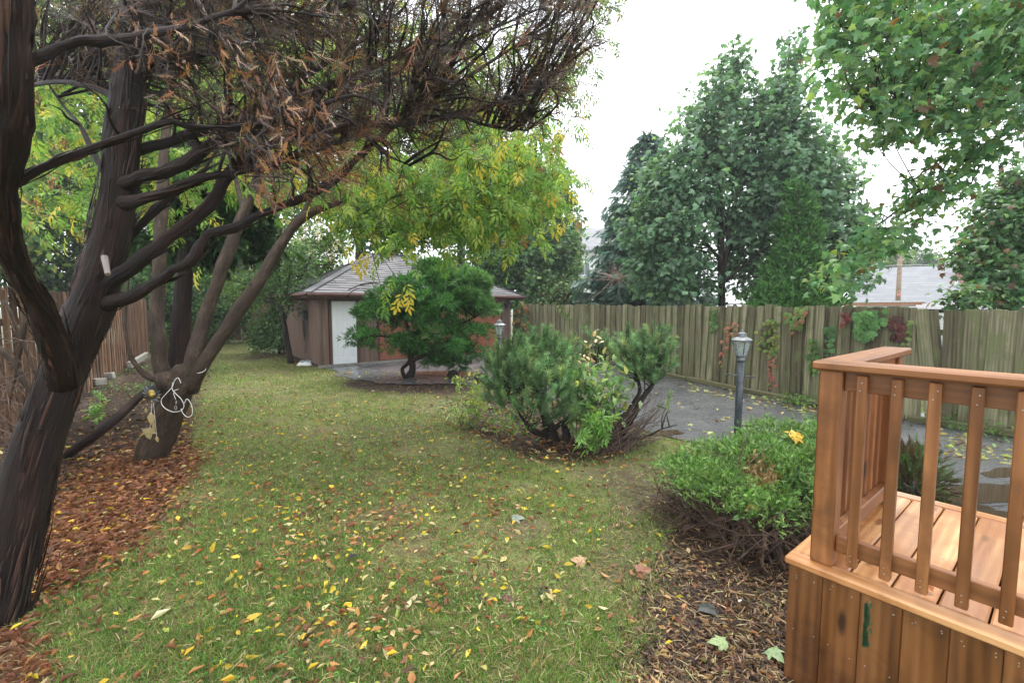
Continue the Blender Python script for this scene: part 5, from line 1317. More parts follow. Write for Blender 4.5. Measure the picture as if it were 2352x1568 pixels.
for L in ([(1690, 1100, 3.6), (1700, 1050, 3.6), (1712, 1010, 3.62), (1730, 985, 3.65)], [(1695, 1095, 3.6), (1735, 1050, 3.6), (1770, 1020, 3.65)], [(1560, 1130, 3.5), (1530, 1125, 3.5), (1512, 1145, 3.5)]):
    A = Acc(); A.tube(Dv(*np.array(L, float).T), np.linspace(.008, .002, len(L)), 5, (1, 1, 1), 0, 4); A.put("bare_twig", TWIG, t)
t = thing("small_juniper", "small twiggy juniper at the drive's edge seen between the balusters", "shrub", G(2170, 1140))
pos, d, cc, bi = blob_pts([(3.55, 3.95, .22, .22, .3), (3.75, 4.15, .2, .2, .26)], 1400, .05, 6, .3); k = len(pos)
A = Acc(); A.leaves(JUNI, pos, d + Z3 * .4 + rdir(k) * .4, d + rdir(k) * .5, .1, shade([(.08, .16, .045), (.13, .2, .07), (.1, .06, .035)], [2, 1, 3], k)); A.put("foliage", NEEDLE, t)["kind"] = "stuff"
A = Acc()
for i in range(70):
    s0 = np.array([3.6, 4.0, 0]) + rng.normal(size=3) * np.array([.06, .06, 0]); e = s0 + np.array([rng.normal() * .2, rng.normal() * .2, .1 + .35 * rng.random()]); A.tube([s0, e], [.006, .002], 4, caps=False)
A.put("twigs", TWIG, t)["kind"] = "stuff"

# ------------------------------------------------------------------ the boxelder with yellow-green leaves
EY = 5.25
t = thing("boxelder_tree", "several-stemmed boxelder with yellowing leaves rising from one stump on the lawn's left", "tree", G(350, 1055))
st = [[(348, 1068, EY, 100), (362, 1020, EY, 82), (380, 970, EY, 78), (402, 915, EY, 84), (420, 870, EY, 88), (428, 845, EY, 60)],
      [(392, 900, EY, 50), (374, 850, EY, 44), (363, 790, EY, 38), (362, 700, EY + .1, 36), (366, 580, EY + .2, 33), (374, 440, EY + .4, 29), (380, 300, EY + .7, 22), (400, 100, EY + 1, 14)],
      [(428, 890, EY, 56), (446, 830, EY, 44), (462, 760, EY + .1, 37), (484, 690, EY + .2, 34), (520, 590, EY + .4, 31), (556, 500, EY + .6, 27), (596, 400, EY + .9, 22), (650, 250, EY + 1.3, 14)],
      [(432, 895, EY, 50), (470, 832, EY, 38), (525, 745, EY + .1, 34), (590, 655, EY + .3, 31), (652, 555, EY + .5, 26), (690, 505, EY + .7, 22), (760, 470, EY + .8, 16), (880, 440, EY + 1, 8)],
      [(398, 895, EY - .1, 18), (352, 872, EY - .15, 15), (312, 840, EY - .2, 13), (292, 790, EY - .2, 11), (286, 700, EY - .1, 9), (300, 600, EY, 6)],
      [(690, 510, EY + .7, 14), (720, 440, EY + .9, 11), (760, 340, EY + 1.2, 7)], [(560, 500, EY + .6, 14), (540, 400, EY + 1, 10), (500, 280, EY + 1.4, 6)], [(880, 440, EY + 1, 8), (1020, 430, EY + 1.4, 5), (1180, 470, EY + 1.6, 3)], [(650, 250, EY + 1.3, 12), (850, 200, EY + 1.8, 8), (1100, 220, EY + 2.2, 5), (1290, 280, EY + 2.4, 3)]]
pts = trunk_tubes(t, st, ELDERBARK, 12, .09)
A = Acc(); A.tube([D(386, 890, EY - .1), D(378, 855, EY - .12)], [.11, .085], 10, (1, 1, 1), .1); A.put("stub", ELDERBARK, t, True)
YC = [(.27, .40, .085), (.38, .46, .10), (.18, .33, .075), (.62, .50, .08), (.11, .23, .05), (.34, .18, .08)]; YW = [3.6, 2.2, 3.8, .9, 2.4, .3]
BX1 = [(60, 60), (700, -40), (1250, 40), (1330, 120), (1300, 300), (1310, 440), (1210, 500), (1110, 535), (1000, 520), (920, 530), (850, 525), (790, 470), (700, 455), (560, 430), (420, 490), (300, 510), (180, 460), (40, 510), (40, 200)]
BX2 = [(760, 380), (1240, 300), (1290, 430), (1190, 495), (1100, 535), (1040, 505), (940, 540), (860, 540), (790, 480)]
def hang(poly, m, dr, per):
    q = sample_poly(poly, m); s0 = Dv(q[:, 0], q[:, 1], dr[0] + (dr[1] - dr[0]) * rng.random(m)); dirs = unit(rng.normal(size=(m, 3)) * np.array([1, 1, .35]) + np.array([.35, -.1, -.65]))
    u_ = rng.random((m, per)); L = .25 + .35 * rng.random((m, 1))
    pos = s0[:, None] + dirs[:, None] * (u_ * L)[..., None] + Z3 * (-.18 * (u_ * L / .5) ** 2)[..., None]
    return pos.reshape(-1, 3), s0, np.repeat(dirs, per, 0)
p1, s1, d1 = hang(BX1, 900, (6.0, 9.0), 7); p2, s2, d2 = hang(BX2, 330, (5.6, 7.2), 7)
pos = np.vstack([p1, p2]); dd = np.vstack([d1, d2]); k = len(pos)
X = dd * .3 + rng.normal(size=(k, 3)) * .55 + np.array([0, 0, -.75]); N = Z3 * .6 + rng.normal(size=(k, 3)) * .6 + np.array([0, -.4, 0])
A = Acc(); A.leaves(COMP5, pos, X, N, .19 * (.7 + .6 * rng.random(k)), shade(YC, YW, k)); A.put("foliage", LEAF, t)["kind"] = "stuff"
A = Acc()                                            # drooping tassels of brown winged seeds
for px, py in list(sample_poly(BX2, 46)) + list(sample_poly(BX1, 30)):
    c = D(px, py, 5.9 + rng.random()); k2 = 36; q = c + rng.normal(size=(k2, 3)) * np.array([.035, .035, .075]); A.leaves(OVATE, q, rng.normal(size=(k2, 3)) * .5 - Z3, rdir(k2), .05, shade([(.33, .16, .07), (.42, .24, .12), (.24, .11, .05)], [1, 1, 1], k2))
A.put("seed_tassels", DRYLEAF, t)["kind"] = "stuff"
mes = [leaf_mesh("leaf", COMP5 if i != 3 else COMP5, c) for i, c in enumerate(YC)]
fr = [(930, 650, 4.9, 1), (925, 672, 4.9, 3), (905, 640, 5, 0), (945, 668, 4.9, 3), (915, 690, 4.9, 3), (880, 650, 5, 2), (895, 690, 5, 2), (870, 700, 5, 4), (935, 690, 4.9, 3), (890, 665, 5, 0), (815, 590, 5.2, 3), (835, 575, 5.2, 3), (832, 600, 5.2, 3), (800, 560, 5.2, 3), (860, 600, 5.1, 1), (850, 620, 5.1, 2),
      (60, 480, 4.4, 2), (85, 505, 4.4, 0), (140, 470, 4.6, 3), (170, 500, 4.6, 3), (110, 530, 4.5, 2), (55, 590, 4.5, 0), (150, 540, 4.6, 1), (460, 610, 4.9, 1), (445, 620, 4.9, 3), (1330, 280, 6.5, 2), (1345, 250, 6.5, 2), (1320, 300, 6.5, 4), (1340, 500, 6.5, 5), (1310, 490, 6.5, 0), (1290, 510, 6.5, 3), (1330, 230, 6.5, 4)]
q = sample_poly(BX2, 150); fr += [(x, y, 5.2 + .4 * rng.random(), int(rng.choice(6, p=np.array(YW) / sum(YW)))) for x, y in q]
for px, py, y, ci in fr: leaf_obj(t, mes[ci], D(px, py, y), (rng.normal() * .4, rng.normal() * .4, -.9), (rng.normal() * .5, -1, .5), .15 + .06 * rng.random())
ends = np.vstack([s1, s2, Dv(*np.array(fr)[:, :3].T)])
twigs_to(t, np.vstack([resample(p, np.ones(len(p)), 5)[0] for p in pts[1:]]), ends, .006, DARKBARK, 420, bend=.22, cut=.7)
A = Acc()                                            # each hanging spray's own shoot
for L in ([(800, 440, 5.6), (860, 560, 5.1), (905, 630, 4.95), (930, 660, 4.9)], [(780, 470, 5.5), (810, 540, 5.2), (835, 600, 5.2)], [(850, 560, 5.2), (870, 640, 5.05), (885, 700, 5)], [(1290, 200, 6.6), (1325, 240, 6.5), (1345, 280, 6.5)]):
    A.tube(Dv(*np.array(L, float).T), np.linspace(.006, .002, len(L)), 5, (1, 1, 1), 0, 5)
A.put("shoot", DARKBARK, t)
# boxelder leaves hanging at the top against the sky
p1, s1, d1 = hang([(1290, -60), (1390, -60), (1392, 20), (1350, 90), (1340, 180), (1300, 240), (1280, 120)], 60, (6.2, 7.2), 5); k = len(p1)
A = Acc(); A.leaves(COMP5, p1, rng.normal(size=(k, 3)) * .5 - Z3, rng.normal(size=(k, 3)), .15, shade([(.13, .22, .08), (.2, .28, .1), (.3, .25, .12)], [2, 2, 1], k)); A.put("foliage", LEAF, t)["kind"] = "stuff"

# dark straight conifer stem behind the boxelder
t = thing("evergreen_tree", "dark straight evergreen stem standing behind the boxelder's fork", "tree", G(408, 905))
EV = 7.6
trunk_tubes(t, [[(404, 905, EV, 52), (412, 800, EV, 46), (424, 640, EV, 42), (436, 480, EV, 36), (446, 300, EV, 28), (455, 60, EV, 14)]], CEDARBARK, 11, .12)
leafy(t, pxblobs([(430, 520, EV + .3, 70), (380, 560, EV + .3, 55), (500, 560, EV + .5, 55), (450, 420, EV + .5, 90), (560, 470, EV + .8, 60), (340, 450, EV + .5, 60), (600, 560, EV + 1, 40)]), 4200, CEDAR, .2, [(.03, .075, .022), (.05, .11, .03), (.02, .05, .018)], [2, 1, 2], sig=.14, mat=NEEDLE)

# ------------------------------------------------------------------ the dark cedar leaning over the picture
TB = G(0, 1440)
t = thing("cedar_tree", "dark leaning cedar with dead brown twigs spreading over the lawn from the left", "tree", TB)
CY = 2.75
trunk = [(-20, 1470, 2.45, 190), (2, 1400, 2.5, 165), (40, 1250, 2.6, 140), (88, 1020, 2.7, 128), (148, 850, 2.8, 116), (203, 720, 2.85, 112), (242, 570, 2.9, 100), (271, 420, 2.95, 92), (290, 270, 3.0, 86), (306, 110, 3.1, 82), (326, -120, 3.2, 76)]
left = [(150, 880, 2.75, 84), (118, 770, 2.55, 80), (55, 650, 2.3, 72), (14, 540, 2.1, 68), (6, 420, 1.95, 84), (22, 290, 1.85, 98), (26, 140, 1.8, 104), (22, -80, 1.75, 112)]
LIMBS = [[(250, 700, 2.85, 46), (300, 676, 2.8, 34), (350, 655, 2.75, 28), (400, 625, 2.75, 26), (445, 592, 2.75, 25), (464, 550, 2.78, 26), (500, 530, 2.8, 24), (550, 514, 2.8, 22), (650, 475, 2.85, 20), (760, 420, 2.9, 16), (850, 335, 3.0, 12), (960, 250, 3.1, 7)],
         [(235, 665, 2.85, 52), (285, 622, 2.85, 42), (350, 575, 2.9, 38), (400, 535, 2.95, 34), (450, 495, 3.0, 33), (490, 452, 3.05, 32), (520, 408, 3.1, 30), (570, 360, 3.15, 26), (640, 325, 3.2, 24), (720, 302, 3.25, 22), (820, 288, 3.3, 20), (920, 280, 3.4, 18), (1050, 266, 3.5, 14), (1160, 234, 3.6, 10), (1250, 190, 3.7, 6), (1318, 135, 3.8, 3)],
         [(260, 430, 2.95, 48), (310, 414, 2.9, 36), (360, 402, 2.9, 33), (425, 375, 2.95, 32), (475, 338, 3.0, 30), (525, 312, 3.05, 26), (600, 280, 3.1, 24), (700, 225, 3.2, 20), (820, 170, 3.3, 15), (960, 110, 3.4, 9), (1120, 40, 3.5, 5)],
         [(270, 470, 2.9, 40), (350, 448, 2.85, 26), (425, 425, 2.85, 24), (500, 402, 2.9, 20), (600, 384, 2.95, 18), (720, 345, 3.0, 14), (850, 300, 3.1, 8)],
         [(250, 590, 2.95, 34), (290, 545, 3.05, 26), (345, 492, 3.15, 24), (400, 445, 3.3, 20), (470, 390, 3.4, 14)],
         [(15, 432, 1.95, 30), (100, 386, 2.0, 24), (200, 345, 2.05, 22), (300, 310, 2.1, 20), (385, 282, 2.15, 17), (440, 290, 2.2, 15), (510, 296, 2.25, 14), (600, 286, 2.3, 12), (720, 250, 2.4, 7)],
         [(30, 150, 1.82, 40), (90, 138, 1.85, 34), (150, 104, 1.9, 30), (225, 95, 1.95, 28), (315, 88, 2.05, 24), (420, 60, 2.2, 18), (560, 20, 2.4, 10)],
         [(290, 350, 3.0, 40), (350, 338, 3.05, 28), (425, 310, 3.1, 24), (510, 290, 3.15, 20), (600, 240, 3.2, 18), (740, 150, 3.3, 12), (880, 60, 3.4, 7)],
         [(300, 180, 3.05, 40), (390, 150, 3.1, 26), (500, 110, 3.2, 20), (640, 60, 3.3, 15), (800, 10, 3.4, 10)], [(300, 90, 3.1, 36), (420, 40, 3.2, 24), (560, -30, 3.3, 16)],
         [(290, 240, 3.0, 30), (210, 200, 3.1, 20), (120, 190, 3.3, 12), (60, 200, 3.5, 8)], [(260, 450, 3.0, 20), (190, 300, 3.2, 12), (150, 250, 3.4, 8), (90, 160, 3.5, 5)],
         [(640, 325, 3.2, 16), (740, 240, 3.4, 12), (900, 170, 3.6, 9), (1080, 90, 3.8, 6), (1240, 20, 3.9, 3)], [(920, 280, 3.4, 10), (1040, 200, 3.6, 8), (1160, 120, 3.8, 5), (1270, 50, 3.9, 3)],
         [(1050, 266, 3.5, 8), (1130, 290, 3.5, 6), (1210, 300, 3.5, 3)], [(820, 288, 3.3, 9), (880, 350, 3.2, 6), (940, 380, 3.1, 3)]]
pts = trunk_tubes(t, [trunk, left] + LIMBS, CEDARBARK, 16, .11)
A = Acc()
for LL, num in ((trunk, 520), (left, 260)) + tuple((l_, 26) for l_ in LIMBS[:6]):
    LL = np.array(LL, float); pp, rr = resample(Dv(LL[:, 0], LL[:, 1], LL[:, 2]), LL[:, 3] * LL[:, 2] / FPX / 2 / np.sqrt(1 + ((LL[:, 0] - 1176) / FPX) ** 2), 8)
    for _ in range(num):
        i0 = rng.integers(0, len(pp) - 2); tg = unit(pp[i0 + 1] - pp[i0]); o_ = rdir(1)[0]; o_ = unit(o_ - tg * (o_ @ tg)); sd_ = np.cross(tg, o_)
        L = .08 + .3 * rng.random() ** 2; w = (.003 + .008 * rng.random()); c0 = pp[i0] + o_ * rr[i0] * .99; tw = sd_ * rng.normal() * .05 * L
        c1, c2 = c0 + tg * L * .5 + o_ * (.004 + .006 * rng.random()) + tw * .5, c0 + tg * L + o_ * (.012 * rng.random() - .004) + tw
        V = np.array([c0 - sd_ * w * .6, c0 + sd_ * w * .6, c1 - sd_ * w, c1 + sd_ * w, c2 - sd_ * w * .3, c2 + sd_ * w * .3, c1 + o_ * .004])
        A.add(V, [[0, 6, 2], [0, 1, 6], [1, 3, 6], [2, 6, 4], [6, 5, 4], [6, 3, 5]], None, shade([(.014, .008, .006), (.028, .014, .010), (.06, .028, .018)], [4, 3, .7], 1)[0])
A.put("bark_strips", BARKSTRIP, t)["kind"] = "stuff"
stub = Acc(); stub.tube([D(240, 590, 2.72), D(248, 630, 2.66)], [.018, .014], 7); stub.put("stub", plain("bare_grey_wood", (.22, .18, .17), .6), t)
allp = np.vstack([resample(p, np.ones(len(p)), 6)[0] for p in pts[2:]])
POLY = [(330, -80), (1400, -80), (1385, 30), (1338, 130), (1300, 205), (1235, 280), (1150, 300), (1065, 325), (965, 368), (880, 420), (800, 425), (735, 445), (690, 400), (640, 440), (575, 440), (520, 330), (430, 265), (375, 230), (330, 180)]
POLY_L = [(40, -80), (340, -80), (340, 170), (260, 210), (120, 230), (60, 120)]
qm = np.vstack([sample_poly(POLY, 620), sample_poly(POLY_L, 60)]); qm = qm + rng.normal(size=qm.shape) * 22; em = Dv(qm[:, 0], qm[:, 1], 2.5 + 1.7 * rng.random(len(qm)))
A = Acc()
ML = [em]
for e in em:
    dd = np.linalg.norm(allp - e, axis=1) + np.maximum(0, allp[:, 0] - e[0] + .1) * 1.5; s = allp[np.argmin(dd + rng.random(len(dd)) * .25)]
    L = np.linalg.norm(e - s)
    if L > 1.1: s = e + (s - e) * 1.1 / L; L = 1.1
    m1 = s + (e - s) * .4 + np.array([.05, 0, .07]) * L + rdir(1)[0] * L * .10; m2 = s + (e - s) * .75 + rdir(1)[0] * L * .09
    A.tube([s, m1, m2, e], [.011, .008, .005, .002], 5, (1, 1, 1), 0, 3, False)
    ML.append(np.array([m1, m2, (s + e) / 2]))
A.put("twigs", CEDARBARK, t, True)["kind"] = "stuff"
ML = np.vstack(ML)
# dead sprays: dark inside, rusty at some tips
n = 5200
pos = ML[rng.choice(len(ML), n)] + rng.normal(size=(n, 3)) * .075
px, py = to_px(pos); ok = inside(px, py, POLY) | inside(px, py, POLY_L) | (rng.random(n) < .4); pos, px, py = pos[ok], px[ok], py[ok]; n = len(pos)
rust = np.exp(-(((px - 680) / 130) ** 2 + ((py - 360) / 110) ** 2)) * .45 + .07
isr = rng.random(n) < rust
c = np.where(isr[:, None], shade([(.30, .13, .06), (.22, .09, .045), (.36, .2, .11)], [2, 2, 1], n), shade([(.038, .024, .019), (.068, .043, .034), (.022, .014, .012), (.12, .078, .06)], [3, 2.4, 1.6, 1.2], n))
X = np.array([.75, -.1, .1]) + rng.normal(size=(n, 3)) * .6 + Z3 * np.where(py < 330, .25, -.35)[:, None] * rng.random((n, 1))
A = Acc(); A.leaves(DEAD, pos, X, rdir(n), .13 + .12 * rng.random(n), c); A.put("dead_sprays", DRYLEAF, t)["kind"] = "stuff"
# drooping rusty sprays near the eye
FP = [(470, 60), (720, 120), (760, 260), (720, 440), (640, 470), (560, 330), (500, 240)]
q = np.vstack([sample_poly(FP, 85), sample_poly([(560, 400), (650, 400), (660, 490), (600, 480)], 14), sample_poly([(280, 20), (460, 30), (430, 240), (330, 220)], 26)]); n = len(q); pos = Dv(q[:, 0], q[:, 1], 1.7 + .7 * rng.random(n)); pos = np.repeat(pos, 3, 0) + rng.normal(size=(n * 3, 3)) * .02; n = len(pos)
FAT = frond(17, .024, .5, .40, jit=.4, seed=9, core=.022)
A = Acc(); A.leaves(FAT, pos, np.array([.25, 0, -.5]) + rng.normal(size=(n, 3)) * .5, rdir(n), .035 + .045 * rng.random(n), shade([(.30, .135, .065), (.2, .09, .05), (.40, .26, .17), (.12, .075, .06)], [2.4, 2, 1.4, 3], n)); A.put("rusty_sprays", DRYLEAF, t)["kind"] = "stuff"
A = Acc()
for e in pos[::5]:
    s = allp[np.argmin(np.linalg.norm(allp - e, axis=1))]; L = np.linalg.norm(e - s); s = e + (s - e) * min(1, .3 / max(L, .01)) + rng.normal(size=3) * .05; A.tube([s, (s + e) / 2 + rng.normal(size=3) * .05, e], [.0035, .003, .0015], 4, (1, 1, 1), 0, 3, False)
A.put("twig", CEDARBARK, t)["kind"] = "stuff"

# thicket at the far left under the cedar
b = G(60, 1010); t = thing("dead_thicket", "tangle of dead brown stems between the cedar trunk and left fence", "dead shrub", b)
A = Acc()
for L, w in (([(95, 680), (120, 740), (135, 800), (150, 880)], 15), ([(0, 800), (40, 850), (70, 900), (120, 960)], 14), ([(60, 720), (45, 830), (20, 930)], 10), ([(160, 650), (180, 720), (150, 760)], 8), ([(10, 690), (60, 800), (95, 900)], 9)):
    P = Dv([p[0] for p in L], [p[1] for p in L], 4.2); A.tube(P, np.linspace(w, w * .5, len(L)) * 4.2 / FPX / 2, 7, (1, 1, 1), .1, 4)
A.put("stem", ELDERBARK, t, True)["kind"] = "stuff"; A = Acc()
for k in range(170):
    s0 = D(-20 + 150 * rng.random(), 760 + 320 * rng.random(), 3.9 + .8 * rng.random()); e = s0 + rng.normal(size=3) * np.array([.14, .1, .2]); A.tube([s0, (s0 + e) / 2 + rng.normal(size=3) * .03, e], [.005, .004, .002], 4, caps=False)
A.put("twigs", TWIG, t)["kind"] = "stuff"
leafy_plant("green sapling leaves peeping past the cedar trunk's right edge", "sapling", [[(225, 960, 4.2), (220, 930, 4.2), (215, 905, 4.2)], [(228, 960, 4.2), (230, 940, 4.2), (245, 925, 4.2)]], 26, .09, [(.13, .28, .07), (.18, .34, .09)], [1, 1], tpl=COMP5, spread=.03)
for k, (px, py, lb) in enumerate(((290, 855, "low green groundcover by the concrete blocks under the boxelder"), (480, 855, "low green plant at the right foot of the boxelder"), (330, 900, "thin green groundcover behind the leaning pole"))):
    b = G(px, py); t = thing("groundcover", lb, "plant", b, "groundcover under the left trees"); A = Acc(); n = 160; q = b + rng.normal(size=(n, 3)) * np.array([.4, .35, .03]) + Z3 * .12; A.leaves(OVATE, q, rdir(n), Z3 + rdir(n) * .5, .075, shade([(.1, .2, .06), (.15, .27, .08)], [1, 1], n)); A.put("foliage", LEAF, t)
    A = Acc()
    for e in q[::8]: A.tube([np.array([e[0], e[1], 0]), e], .003, 4, (.12, .2, .06))
    A.put("stem", LEAF, t)["kind"] = "stuff"
A = Acc(); A.tube([G(150, 1055) + Z3 * .03, D(250, 975, 4.6), D(335, 900, 5.35)], [.045, .045, .04], 8, (1, 1, 1), .12, 4); o = A.put("fallen_pole", CEDARBARK, None, True, base=G(150, 1055)); props(o, "dark straight pole leaning against the boxelder's trunk", "pole")

# ------------------------------------------------------------------ ornament, cord, bag
OY = 4.95; oc = D(347, 905, OY)
t = thing("sun_ornament", "dark metal sunflower wind ornament hanging on the boxelder trunk", "ornament", oc)
GUN = plain("dark_gunmetal", (.10, .11, .12), .35, .8, var=.3); BRASS = plain("dull_brass_disc", (.30, .22, .06), .35, .8, var=.5, scale=60)
A = Acc(); R90 = lambda P: np.stack([P[:, 0], P[:, 2], P[:, 1]], -1)
pr = np.array([(0, -.012), (.036, -.012), (.05, -.004), (.052, .006), (0, .008)]); A.lathe((0, 0, 0), pr, 18); V = R90(np.concatenate(A.V)) * np.array([1, -1, 1]) + oc; A.V = [V * np.array([1, 1, 1])]; A.put("face", BRASS, t, True)
A = Acc(); pet = (np.array([[.04, .015, 0], [.04, -.015, 0], [.075, .02, .004], [.075, -.02, .004], [.115, 0, -.006], [.075, 0, -.006]], float), np.array([[0, 1, 5], [0, 5, 2], [1, 3, 5], [2, 5, 4], [5, 3, 4]]))
an = np.arange(15) / 15 * 6.283; A.leaves(pet, np.repeat(oc[None], 15, 0) + np.array([0, .006, 0]), np.stack([np.cos(an), 0 * an, np.sin(an)], -1), np.tile([[0, -1., 0]], (15, 1)), 1.0, (1, 1, 1)); A.put("petals", GUN, t)
A = Acc(); A.tube([oc + Z3 * .05, oc + Z3 * .13 + np.array([.02, .02, 0]), D(372, 872, 5.12)], .003, 5); A.put("hanger", GUN, t)
A = Acc()
for k, (px, py) in enumerate(((331, 918), (349, 922), (365, 913))):
    q = D(px, py, OY - .01); A.tube([oc + np.array([(k - 1) * .05, 0, -.05]), q], .0015, 4); A.lathe(q - Z3 * .012, [(0, 0), (.012, .006), (.014, .014), (.006, .024), (0, .026)], 10)
A.put("bell", BRASS, t, True)
mes = leaf_mesh("leaf", OVATE, (.46, .36, .18), DRYLEAF); mes2 = leaf_mesh("leaf", MAPLE, (.42, .34, .17), DRYLEAF)
A = Acc(); A.tube([D(349, 922, OY), D(348, 950, OY), D(344, 985, OY)], .002, 4); A.tube([D(352, 922, OY), D(357, 970, OY), D(360, 1005, OY)], .002, 4); A.put("string", WHITECORD, t)
leaf_obj(t, mes2, D(340, 982, OY), (.05, 0, -1), (.3, -1, .2), .14); leaf_obj(t, mes, D(346, 945, OY), (.1, -.1, -1), (.7, -.8, .1), .15); leaf_obj(t, mes, D(355, 968, OY), (-.1, 0, -1), (-.4, -1, 0), .13); leaf_obj(t, mes, D(360, 1000, OY), (.1, 0, -1), (.3, -1, 0), .08); leaf_obj(t, mes, D(336, 935, OY), (-.1, 0, -1), (.3, -1, 0), .07)
cp = lambda L, y: Dv([245 + .3417 * p[0] for p in L], [765.5 + .3417 * p[1] for p in L], y)
t = thing("looped_white_rope", "white cord looped over the boxelder's trunk with a clip on it", "cord", D(409, 868, 4.9))
A = Acc()
A.tube(cp([(500, 335), (480, 298), (455, 320), (440, 360), (400, 405), (370, 440), (370, 475), (400, 508), (450, 527), (500, 518), (520, 485), (500, 440), (460, 400), (440, 370), (445, 330)], 4.88), .0032, 6, (1, 1, 1), 0, 5)
A.tube(cp([(500, 505), (515, 540), (545, 562), (570, 550), (577, 515), (565, 470), (540, 440), (522, 470)], 4.87), .0032, 6, (1, 1, 1), 0, 5); A.tube(cp([(610, 268), (640, 260), (662, 248), (668, 236)], 5.0), .0032, 6, (1, 1, 1), 0, 5); A.tube(cp([(482, 375), (455, 385), (452, 410), (465, 445)], 4.87), .003, 6, (1, 1, 1), 0, 5)
A.put("rope", WHITECORD, t, True)
A = Acc(); q = cp([(468, 455), (466, 478), (464, 500)], 4.86); A.tube([q[0], q[1]], .005, 6); an = np.linspace(0, 6.283, 14); A.tube(q[2] + np.outer(np.cos(an) * .012, [1, 0, 0]) + np.outer(np.sin(an) * .02, Z3), .003, 5); A.put("clip", STEEL, t, True)

m, nt, b_, o_ = new_mat("printed_bag_plastic")
v = coords(nt, (1, 1, 1), "Generated"); sx = nt.nodes.new("ShaderNodeSeparateXYZ"); nt.links.new(v, sx.inputs[0])
n1 = noise(nt, v, 4.0, 2)
c = mix(nt, ramp(nt, sx.outputs[0], [(.20, (1, 1, 1)), (.23, (0, 0, 0))]), ramp(nt, n1, [(.42, (.03, .16, .17)), (.52, (.55, .6, .62)), (.62, (.05, .10, .22))]), (.55, .1, .1))
c = mix(nt, ramp(nt, sx.outputs[1], [(.16, (1, 1, 1)), (.2, (0, 0, 0))]), c, (.68, .66, .64))
nt.links.new(c, b_.inputs["Base Color"]); b_.inputs["Roughness"].default_value = .25
b = G(702, 838); bm = bmesh.new(); bmesh.ops.create_grid(bm, x_segments=10, y_segments=7, size=.5)
ret = bmesh.ops.extrude_face_region(bm, geom=bm.faces[:]); 
for v_ in [g for g in ret["geom"] if isinstance(g, bmesh.types.BMVert)]: v_.co.z += .0
top = set(v_ for v_ in ret["geom"] if isinstance(v_, bmesh.types.BMVert))
for v_ in bm.verts:
    e = (1 - (2 * v_.co.x) ** 4) * (1 - (2 * v_.co.y) ** 4); v_.co.z = (.13 * e ** .6 + .012 * math.sin(v_.co.x * 17) * e + .01 * math.sin(v_.co.y * 23 + 1) * e + .01) if v_ in top else .0
    v_.co.x *= .46; v_.co.y *= .46
bmesh.ops.recalc_face_normals(bm, faces=bm.faces[:])
me = bpy.data.meshes.new("soil_bag"); bm.to_mesh(me); bm.free(); me.materials.append(m); [setattr(p, "use_smooth", True) for p in me.polygons]
o = link("soil_bag", me, None, tuple(b)); o.rotation_euler = (0.12, 0, .2); props(o, "white, red and teal plastic bag lying by the garage corner", "bag")

# ------------------------------------------------------------------ grass, leaf litter, mulch
def ground_samples(n, d0, d1, pw, wide=1.22):
    u = rng.random(n); e = 1 - pw
    d = (d0 ** e + u * (d1 ** e - d0 ** e)) ** (1 / e) if abs(e) > 1e-6 else d0 * (d1 / d0) ** u
    x = d * wide * (rng.random(n) * 2 - 1)
    return x, d
def weights(x, y):
    sw = np.maximum.reduce([zone(x, y, SHADE_BED, 9, 4), zone(x, y, MULCH_R, 30, 5), zone(x, y, PINE_BED, 10, 4), zone(x, y, JUNIPER_BED, 5, 3), zone(x, y, SHADE_FAR, 4, 3), smooth(-.4, .6, (-x * .85 - y * .53) - 2.3)])
    sw = np.maximum(sw, .72 * np.maximum.reduce([zone(x, y, w_, 24, 4) for w_ in WORN]))
    return sw, np.maximum(zone(x, y, LITTER_A, 12, 4), zone(x, y, LITTER_B, 16, 4))
x, y = ground_samples(560000, 1.7, 24, 1.35)
keep = ~on_drive(x, y); x, y = x[keep], y[keep]
keep = ~(((x - P0[0]) * gu[0] + (y - P0[1]) * gu[1] > -.1) & ((x - P0[0]) * gv[0] + (y - P0[1]) * gv[1] > -.1) & (y > 12)); x, y = x[keep], y[keep]
dk_in = ((x - DC[0]) * e1[0] + (y - DC[1]) * e1[1] > -.02) & ((x - DC[0]) * e2[0] + (y - DC[1]) * e2[1] > -.02) & (y < 3.5); x, y = x[~dk_in], y[~dk_in]
sw, rw = weights(x, y)
pat = .5 + .25 * np.sin(x * 2.3 + 1.3 * np.sin(y * 1.7)) + .25 * np.sin(y * 2.9 + x * 1.1 + 2)
bare = smooth(.30, .75, np.sin(x * 4.3 + 2 * np.sin(y * 2.2 + 1)) * np.sin(y * 3.9 + 1.5 * np.sin(x * 1.9)))
keep = rng.random(len(x)) > np.clip(np.maximum(sw * .97, rw * .93) + .35 * smooth(.62, .95, 1 - pat) + .55 * bare + .10, 0, 1); x, y, pat = x[keep], y[keep], pat[keep]
n = len(x); print("grass blades", n)
BLADE = (np.array([[0, .5, 0], [0, -.5, 0], [.55, .38, .1], [.55, -.38, .1], [1, 0, -.06]], float), np.array([[0, 1, 2], [1, 3, 2], [2, 3, 4]]))
TV = BLADE[0]; hgt = (.026 + .034 * rng.random(n) + .0016 * np.minimum(y, 14)) * (.7 + .5 * pat); wd = .0022 + .0011 * np.minimum(y, 12) * (.5 + .5 * rng.random(n)); an = rng.random(n) * 6.283; ln = rng.random(n) ** .6 * 1.35
X = np.stack([np.cos(an) * np.sin(ln), np.sin(an) * np.sin(ln), np.cos(ln) + .12], -1); X = unit(X)
Yv = unit(np.cross(X, rdir(n))); Zv = np.cross(X, Yv)
b0 = np.stack([x, y, np.maximum(ground_z(x, y), 0) - .004], -1)
